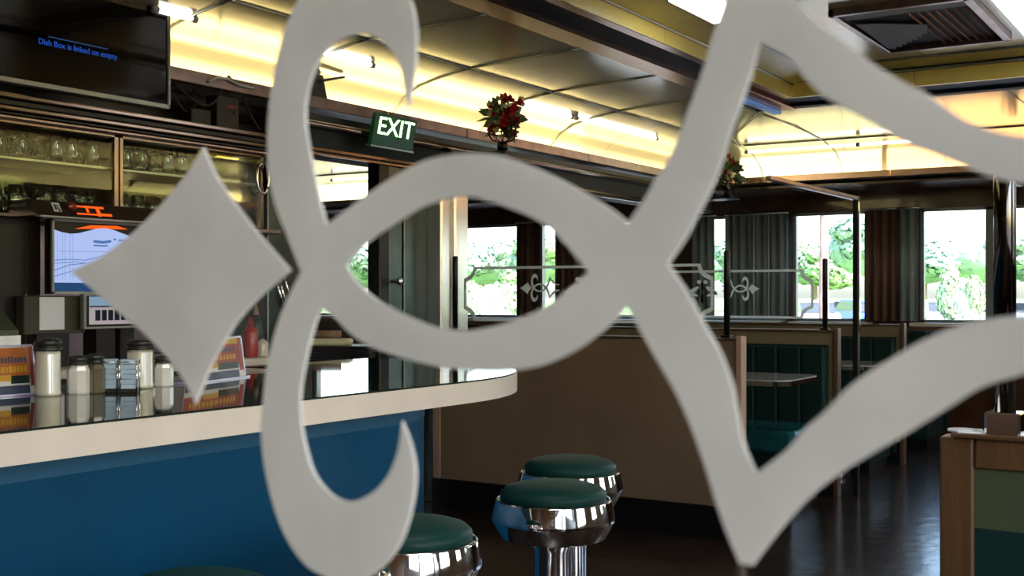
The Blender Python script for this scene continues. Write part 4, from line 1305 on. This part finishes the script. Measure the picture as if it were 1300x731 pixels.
def flower_basket(p, rad, lab, n_red, n_leaf, n_cream, seed, dark=False):
    rr = random.Random(seed)
    t = empty('flower_basket', p)
    tag(t, lab, 'flowers', 'silk flower baskets on the cornice')
    px, py_, pz = p
    b = MB(True)
    for k in range(10):
        a = 2 * math.pi * k / 10
        b.tube([(.03 * math.cos(a), .03 * math.sin(a), .02), (.07 * math.cos(a), .07 * math.sin(a), .03), (.095 * math.cos(a), .095 * math.sin(a), .07), (.085 * math.cos(a), .085 * math.sin(a), .12)], .004, 5)
    b.tube([(.095 * math.cos(a), .095 * math.sin(a), .075) for a in (2 * math.pi * i / 24 for i in range(24))], .005, 6, closed=True)
    b.tube([(.085 * math.cos(a), .085 * math.sin(a), .12) for a in (2 * math.pi * i / 24 for i in range(24))], .005, 6, closed=True)
    b.build('wire_bowl', M['wire'], t, True)
    f = MB(True); f.lathe([(.035, -.04), (.035, 0), (.028, .02), (0, .02)], seg=16); f.build('foot', M['black'], t, True)
    def leafquad(mb, c, d, L, W):
        d = d.normalized()
        s = d.cross(Vector((rr.uniform(-1, 1), rr.uniform(-1, 1), rr.uniform(-1, 1)))).normalized()
        nrm = d.cross(s).normalized()
        pts = [c, c + d * L * .3 + s * W, c + d * L * .45 + s * W * .6, c + d * L * .7 + s * W * .75, c + d * L, c + d * L * .7 - s * W * .75, c + d * L * .45 - s * W * .6, c + d * L * .3 - s * W]
        mid = c + d * L * .5 + nrm * L * .12
        vs = pts + [mid]
        mb.add(vs, [(i, (i + 1) % 8, 8) for i in range(8)], True)
    def rdir():
        while 1:
            v = Vector((rr.uniform(-1, 1), rr.uniform(-1, 1), rr.uniform(-.75, 1)))
            if .1 < v.length < 1: return v.normalized()
    cen = Vector((0, 0, .12 + rad * .35))
    for k in range(n_leaf):
        mb = MB(True); d = rdir(); leafquad(mb, cen + d * rad * rr.uniform(.1, .35), d + Vector((0, 0, rr.uniform(-.3, .3))), rad * .75, rad * .24)
        mb.build('leaf', M['leafsilk'], t, True)
    for kind, n, m, sz in (('red_flower', n_red, 'flowerred', .30), ('cream_flower', n_cream, 'flowercream', .20)):
        for k in range(n):
            mb = MB(True); d = rdir()
            if kind == 'cream_flower': d = (d + Vector((-.6, -.2, -.2))).normalized()
            c = cen + d * rad * rr.uniform(.15, .85)
            for q in range(7):
                dd = (d * .5 + rdir()).normalized()
                leafquad(mb, c, dd, rad * sz, rad * sz * .42)
            mb.build(kind, M[m], t, True)
    return t
p1 = at(638, 186, Y=4.42)
p1 = at(638, 186, Y=4.15)
flower_basket((p1.x, 4.15, Z(.97)), .17, 'red and green silk flower basket on the cornice right of the exit sign'.replace(' right of', ' beside'), 34, 24, 20, 4)
bk = MB().bbox(p1.x - .045, p1.x + .045, 4.10, 4.585, Z(.905), Z(.929), .004)
tag(bk.build('flower_bracket', M['black']), 'small black bracket under the red flower basket', 'bracket')
p2 = at(924, 244, Y=4.3)
flower_basket((p2.x, 4.3, Z(.98)), .18, 'dark leafy flower basket at the corner where the two cornices meet', 6, 22, 2, 8)
bk = MB().bbox(p2.x - .05, p2.x + .2, 4.25, 4.62, Z(.915), Z(.94), .004)
tag(bk.build('flower_bracket', M['black']), 'small black bracket under the corner flower basket', 'bracket')
a_, b_, c_ = ray(1284, 0)
tag(MB().bbox(10.70, 10.99, 10.75 * b_ / a_ - .05, 10.75 * b_ / a_ + .05, Z(.935), Z(.959), .004).build('flower_bracket', M['black']), 'small black bracket of the basket hidden by the etched wing', 'bracket')
flower_basket((10.75, 10.75 * b_ / a_, Z(1.0)), .14, 'red flower basket on the far cornice, hidden by the etched wing', 8, 10, 2, 12)

# ================================================================== BOOTHS
def bench(X, y0, y1, lab, seatz=.50, depth=.60):
    """bench with its back against a divider at X, facing the camera side"""
    t = empty('booth_bench', (X - .25, (y0 + y1) / 2, 0))
    tag(t, lab, 'bench', 'green vinyl booth benches')
    n = 12
    ws = lin(y0, y1, n)
    zt = 1.02
    MB().box(X - .07, X - .015, y0, y1, .1, zt + .0).build('back_board', M['vinyl'], t)
    for a, b in zip(ws, ws[1:]):
        MB().bbox(X - .13, X - .06, a + .0005, b - .0005, seatz - .03, zt - .01, .014).build('back_channel', M['vinyl'], t)
    MB().bbox(X - .13 - depth, X - .12, y0, y1, seatz - .14, seatz, .035).build('seat', M['vinylseat'], t)
    MB().box(X - .08 - depth, X - .1, y0 + .03, y1 - .01, .08, seatz - .14).build('seat_base', M['teallam'], t)
    MB().box(X - .02 - depth, X - .1, y0 + .05, y1 - .01, 0, .08).build('kick_board', M['black'], t)
def table(x0, x1, y0, y1, lab, zt=Z(-.505)):
    t = empty('booth_table', ((x0 + x1) / 2, (y0 + y1) / 2, 0))
    tag(t, lab, 'table', 'booth tables with ribbed chrome edges')
    r = .12
    def outl(i):
        pts = [(x1 - i, y1 - i), (x0 + i, y1 - i)]
        for q in range(7):
            a = math.pi + math.pi / 2 * q / 6; pts.append((x0 + r + (r - i) * math.cos(a), y0 + r + (r - i) * math.sin(a)))
        for q in range(7):
            a = 1.5 * math.pi + math.pi / 2 * q / 6; pts.append((x1 - r + (r - i) * math.cos(a), y0 + r + (r - i) * math.sin(a)))
        return pts
    MB().prism(outl(.004), zt - .008, zt).build('table_top', M['tabletop'], t)
    MB().bbox((x0 + x1) / 2 - .13, (x0 + x1) / 2 + .13, y0 + .30, y0 + .37, 0, .05, .015).build('foot_plate', M['chrome'], t)
    e = MB()
    for k in range(3):
        e.prism(outl(.003 * (k % 2)), zt - .036 + k * .0095, zt - .028 + k * .0095)
    e.build('chrome_edge', M['chrome'], t)
    for yy_ in (y0 + .7, y1 - .45):
        p = MB(True); p.lathe([(.20, 0), (.20, .012), (.06, .04), (.035, .06), (.035, zt - .05), (.10, zt - .037)], ((x0 + x1) / 2, yy_, 0), 28)
        p.build('pedestal', M['black'], t)
bench(7.9, 2.46, 4.40, 'dark green channelled booth bench behind the first table')
bench(9.65, 2.46, 4.40, 'dark green channelled booth bench behind the second table')
bench(11.5, 2.46, 4.40, 'dark green booth bench under the far windows')
table(6.70, 7.36, 2.34, 4.35, 'chrome edged table of the first booth beyond the brown divider')
table(8.45, 9.05, 2.30, 4.35, 'chrome edged table of the second booth beyond the middle divider')
table(10.2, 10.8, 2.5, 4.35, 'chrome edged table of the booth nearest the far windows')

# white sheets on the ledges and the divider cap
def sheet(c, w, d, yaw, lab, m='paper', name='paper_sheet', th=.003):
    s = MB().box(-w / 2, w / 2, -d / 2, d / 2, 0, th, Matrix.Translation(c) @ Matrix.Rotation(yaw, 4, 'Z'))
    return tag(s.build(name, M[m]), lab, 'paper')
ct = Z(-.232)
q = at(1208, 551, z=-.228); sheet((2.105, .415, ct), .05, .04, .2, 'white paper slip at the corner of the oak divider cap')
q = at(1222, 553, z=-.228)
for px, py, lab in ((1222, 553, 'round white coaster with dark ring beside the chrome post'), (1287, 552, 'white paper tag behind the chrome post foot')):
    q = at(px, py, X=2.105)
    s = MB(True); s.lathe([(.024, 0), (.024, .004), (0, .004)], (q.x, q.y, ct), 20)
    o = s.build('coaster', M['paper']); tag(o, lab, 'coaster')
s = MB(True); q = at(1262, 520, z=-.2)
for X, y0, y1, lab in ((7.925, 2.52, 3.2, 'long white paper strip on the cap of the middle divider'), (9.675, 2.45, 2.6, 'short white paper strip on the cap of the last divider')):
    sheet((X, (y0 + y1) / 2, Z(-.239)), .045, y1 - y0, 0, lab)

# ================================================================== CURTAINS AT THE FAR WINDOWS
def curtain(y0, y1, m, lab, x=11.86, folds=None, z0=Z(-.26), z1=Z(.84)):
    n = max(8, int((y1 - y0) / .018))
    mb = MB(True)
    vs = []
    for i in range(n + 1):
        y = y0 + (y1 - y0) * i / n
        xo = x + .028 * math.sin(2 * math.pi * (y - y0) / .085) + .008 * math.sin(17 * y)
        vs += [(xo, y, z0), (xo, y, z1), (xo + .006, y, z0), (xo + .006, y, z1)]
    fs = []
    for i in range(n):
        a = 4 * i
        fs += [(a, a + 1, a + 5, a + 4), (a + 2, a + 6, a + 7, a + 3), (a + 1, a + 3, a + 7, a + 5), (a, a + 4, a + 6, a + 2)]
    fs += [(0, 2, 3, 1), (4 * n, 4 * n + 1, 4 * n + 3, 4 * n + 2)]
    mb.add(vs, fs, True)
    t = empty('curtain', (x, (y0 + y1) / 2, z1))
    tag(t, lab, 'curtain', 'curtains of the far windows')
    mb.build('drape', M[m], t)
    r = MB(True); r.tube([(x, y0 - .02, z1 + .01), (x, y1 + .02, z1 + .01)], .009, 8); r.build('rod', M['alu'], t)
curtain(yw(1004), yw(928), 'curtainteal', 'wide teal grey curtain with narrow folds beside the bright double window')
curtain(yw(913), yw(884), 'curtainteal', 'narrow teal grey curtain behind the black glass post')
curtain(yw(1146), yw(1102), 'curtainbrown', 'brown curtain covering the pier between the two bright windows')
curtain(yw(1170), yw(1147), 'curtainteal', 'slim grey curtain closest to the wide bright window', x=11.84)
curtain(yw(760), yw(714), 'curtainbrown', 'brown curtain behind the eye shaped loop of the etching')
curtain(yw(684), yw(664), 'curtainbrown', 'slim brown curtain between the two windows seen through the loop')

for px, lab in ((957, 'thin white curtain wand in front of the wide teal curtain, nearer its middle'), (976, 'thin white curtain wand in front of the wide teal curtain, nearer the bright window')):
    wd_ = MB(True); wd_.tube([(11.79, yw(px) * 11.79 / 12, Z(-.25)), (11.79, yw(px) * 11.79 / 12, Z(.83))], .011 if px == 957 else .006, 8)
    tag(wd_.build('curtain_wand', M['paper']), lab, 'curtain wand')

# ================================================================== OUTSIDE
GZ = -.36
def crown_mesh(seed, n, squash=1.0):
    rr = random.Random(seed)
    lobes = [(Vector((0, 0, 0)), .72)]
    for k in range(9):
        a = rr.uniform(0, 6.28); h = rr.uniform(-.5, .55)
        lobes.append((Vector((.55 * math.cos(a), .55 * math.sin(a), h)), rr.uniform(.28, .45)))
    vs, fs = [], []
    for k in range(n):
        c, r = lobes[rr.randrange(len(lobes))]
        while 1:
            v = Vector((rr.uniform(-1, 1), rr.uniform(-1, 1), rr.uniform(-1, 1)))
            if .2 < v.length < 1: break
        d = v.normalized(); p = c + d * r * rr.uniform(.75, 1.05); p.z *= squash
        s = rr.uniform(.045, .085)
        a = d.cross(Vector((rr.uniform(-1, 1), rr.uniform(-1, 1), rr.uniform(-1, 1)))).normalized()
        b = (d.cross(a) + d * rr.uniform(-.6, .6)).normalized()
        i = len(vs)
        vs += [p - a * s, p + b * s * .7, p + a * s, p - b * s * .7]
        fs.append((i, i + 1, i + 2, i + 3))
    me = bpy.data.meshes.new('crown')
    me.from_pydata([tuple(v) for v in vs], [], fs)
    return me
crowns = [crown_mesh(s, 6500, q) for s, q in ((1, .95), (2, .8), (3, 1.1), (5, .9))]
for k, me in enumerate(crowns): me.materials.append(M['leaf'] if k in (0, 2) else M['leafhaze'])
def core_mesh():
    mb = MB(True)
    mb.lathe([(0, -.62), (.35, -.5), (.58, -.2), (.62, .15), (.42, .5), (0, .66)], seg=10)
    me = bpy.data.meshes.new('inner_foliage'); me.from_pydata(mb.v, [], mb.f)
    me.polygons.foreach_set('use_smooth', [True] * len(mb.f)); me.materials.append(M['leafhaze'])
    return me
core = core_mesh()
def tree(x, y, h, w, lab, k=0, trunk_r=.15, cz=None, name='tree', group='trees outside the windows', bare=False):
    t = empty(name, (x, y, GZ))
    tag(t, lab, 'bush' if name == 'bush' else 'tree', group)
    cz = cz if cz is not None else h * .60
    rz = h - cz
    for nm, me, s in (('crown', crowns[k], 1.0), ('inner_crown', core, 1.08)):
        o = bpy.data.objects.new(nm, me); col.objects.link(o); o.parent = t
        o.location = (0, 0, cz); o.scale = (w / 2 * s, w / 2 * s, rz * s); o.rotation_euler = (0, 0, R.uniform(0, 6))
        if nm == 'crown': o['kind'] = 'stuff'
    b = MB(True)
    b.tube([(0, 0, 0), (trunk_r * .4, trunk_r * .3, cz * .35), (-trunk_r * .3, 0, cz * .7), (0, 0, cz)], [trunk_r, trunk_r * .85, trunk_r * .75, trunk_r * .5], 10)
    b.build('trunk', M['bark'], t, True)
def outside(px, s):
    a, b, c = ray(px, 0); return a * s, b * s
def otree(px, s, h, w, lab, k=0, **kw):
    x, y = outside(px, s); tree(x, y, h, w, lab, k, **kw)
otree(622, 31, 2.35, 2.0, 'round pale green bush outside, seen through the eye shaped loop', 0, cz=1.15, name='bush', trunk_r=.06)
otree(1222, 34, 2.6, 1.5, 'bright pale green bush outside beside the chrome corner post', 2, cz=1.35, name='bush', trunk_r=.06)
otree(1047, 20, 6.2, 3.4, 'tree with slender pinkish trunk outside the double window', 0, cz=4.6, trunk_r=.10)
words_ = ['seen through the passage beside the back bar', 'just beyond the passage opening', 'behind the dark door panels', 'above the small bush', 'behind the slim brown curtain', 'behind the brown loop curtain', 'hidden by the crossing of the etching', 'behind the narrow teal curtain',
          'behind the wide teal curtain', 'above the parked white cars', 'behind the brown pier curtain', 'in the wide bright window', 'beyond the chrome corner post', 'at the picture edge']
for i, w_ in enumerate(words_):
    px = 405 + i * 70
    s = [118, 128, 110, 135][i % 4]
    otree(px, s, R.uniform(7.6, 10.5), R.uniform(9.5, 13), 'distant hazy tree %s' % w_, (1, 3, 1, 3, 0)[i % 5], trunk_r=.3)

for i, w_ in enumerate(('first', 'second', 'third', 'fourth', 'fifth', 'sixth')):
    otree(1395 + i * 105, [118, 130, 112][i % 3], R.uniform(7.6, 10.0), R.uniform(9.5, 13), '%s distant hazy tree beyond the picture edge, past the corner post' % w_, (1, 3)[i % 2], trunk_r=.3)

def make_car(m):
    t = empty('car')
    prof = [(-2.15, .35), (-2.2, .75), (-1.9, .92), (-1.0, .98), (1.25, .98), (2.0, .82), (2.2, .62), (2.2, .35)]
    MB().prism(prof, -.85, .85, RX90).build('body', M[m], t, True)
    cab = [(-1.7, .95), (-1.15, 1.42), (.35, 1.45), (1.2, .97)]
    MB().prism(cab, -.72, .72, RX90).build('cabin_glass', M['carglass'], t, True)
    MB().prism([(-1.25, 1.38), (-1.1, 1.46), (.35, 1.49), (.5, 1.40)], -.74, .74, RX90).build('roof', M[m], t, True)
    for x in (-1.35, 1.35):
        for y in (-.78, .78):
            w = MB(True); w.lathe([(.32, -.1), (.34, -.08), (.34, .08), (.32, .1)], (x, y, .34), 20, RX90); w.build('wheel', M['tyre'], t, True)
    return t
car = make_car('carwhite')
cars = [(1030, 52, .5, 'white parked car seen through the double window'), (1062, 60, 1.2, 'second white parked car, behind the divider corner'), (1196, 56, .3, 'white parked car in the wide window beside the pale bush'),
        (1290, 50, .9, 'white parked car beyond the chrome corner post'), (600, 58, 2.4, 'white parked car under the round bush'), (470, 56, 2.0, 'white parked car seen through the passage')]
for i, (px, s, yaw, lab) in enumerate(cars):
    o = car if i == 0 else copy_tree(car)
    x, y = outside(px, s)
    o.location = (x, y, GZ); o.rotation_euler = (0, 0, yaw)
    tag(o, lab, 'car', 'parked cars outside')
bc_ = make_car('carblue'); x, y = outside(1090, 55); bc_.location = (x, y, GZ); bc_.rotation_euler = (0, 0, .7)
tag(bc_, 'blue parked car next to the slim black post', 'car', 'parked cars outside')
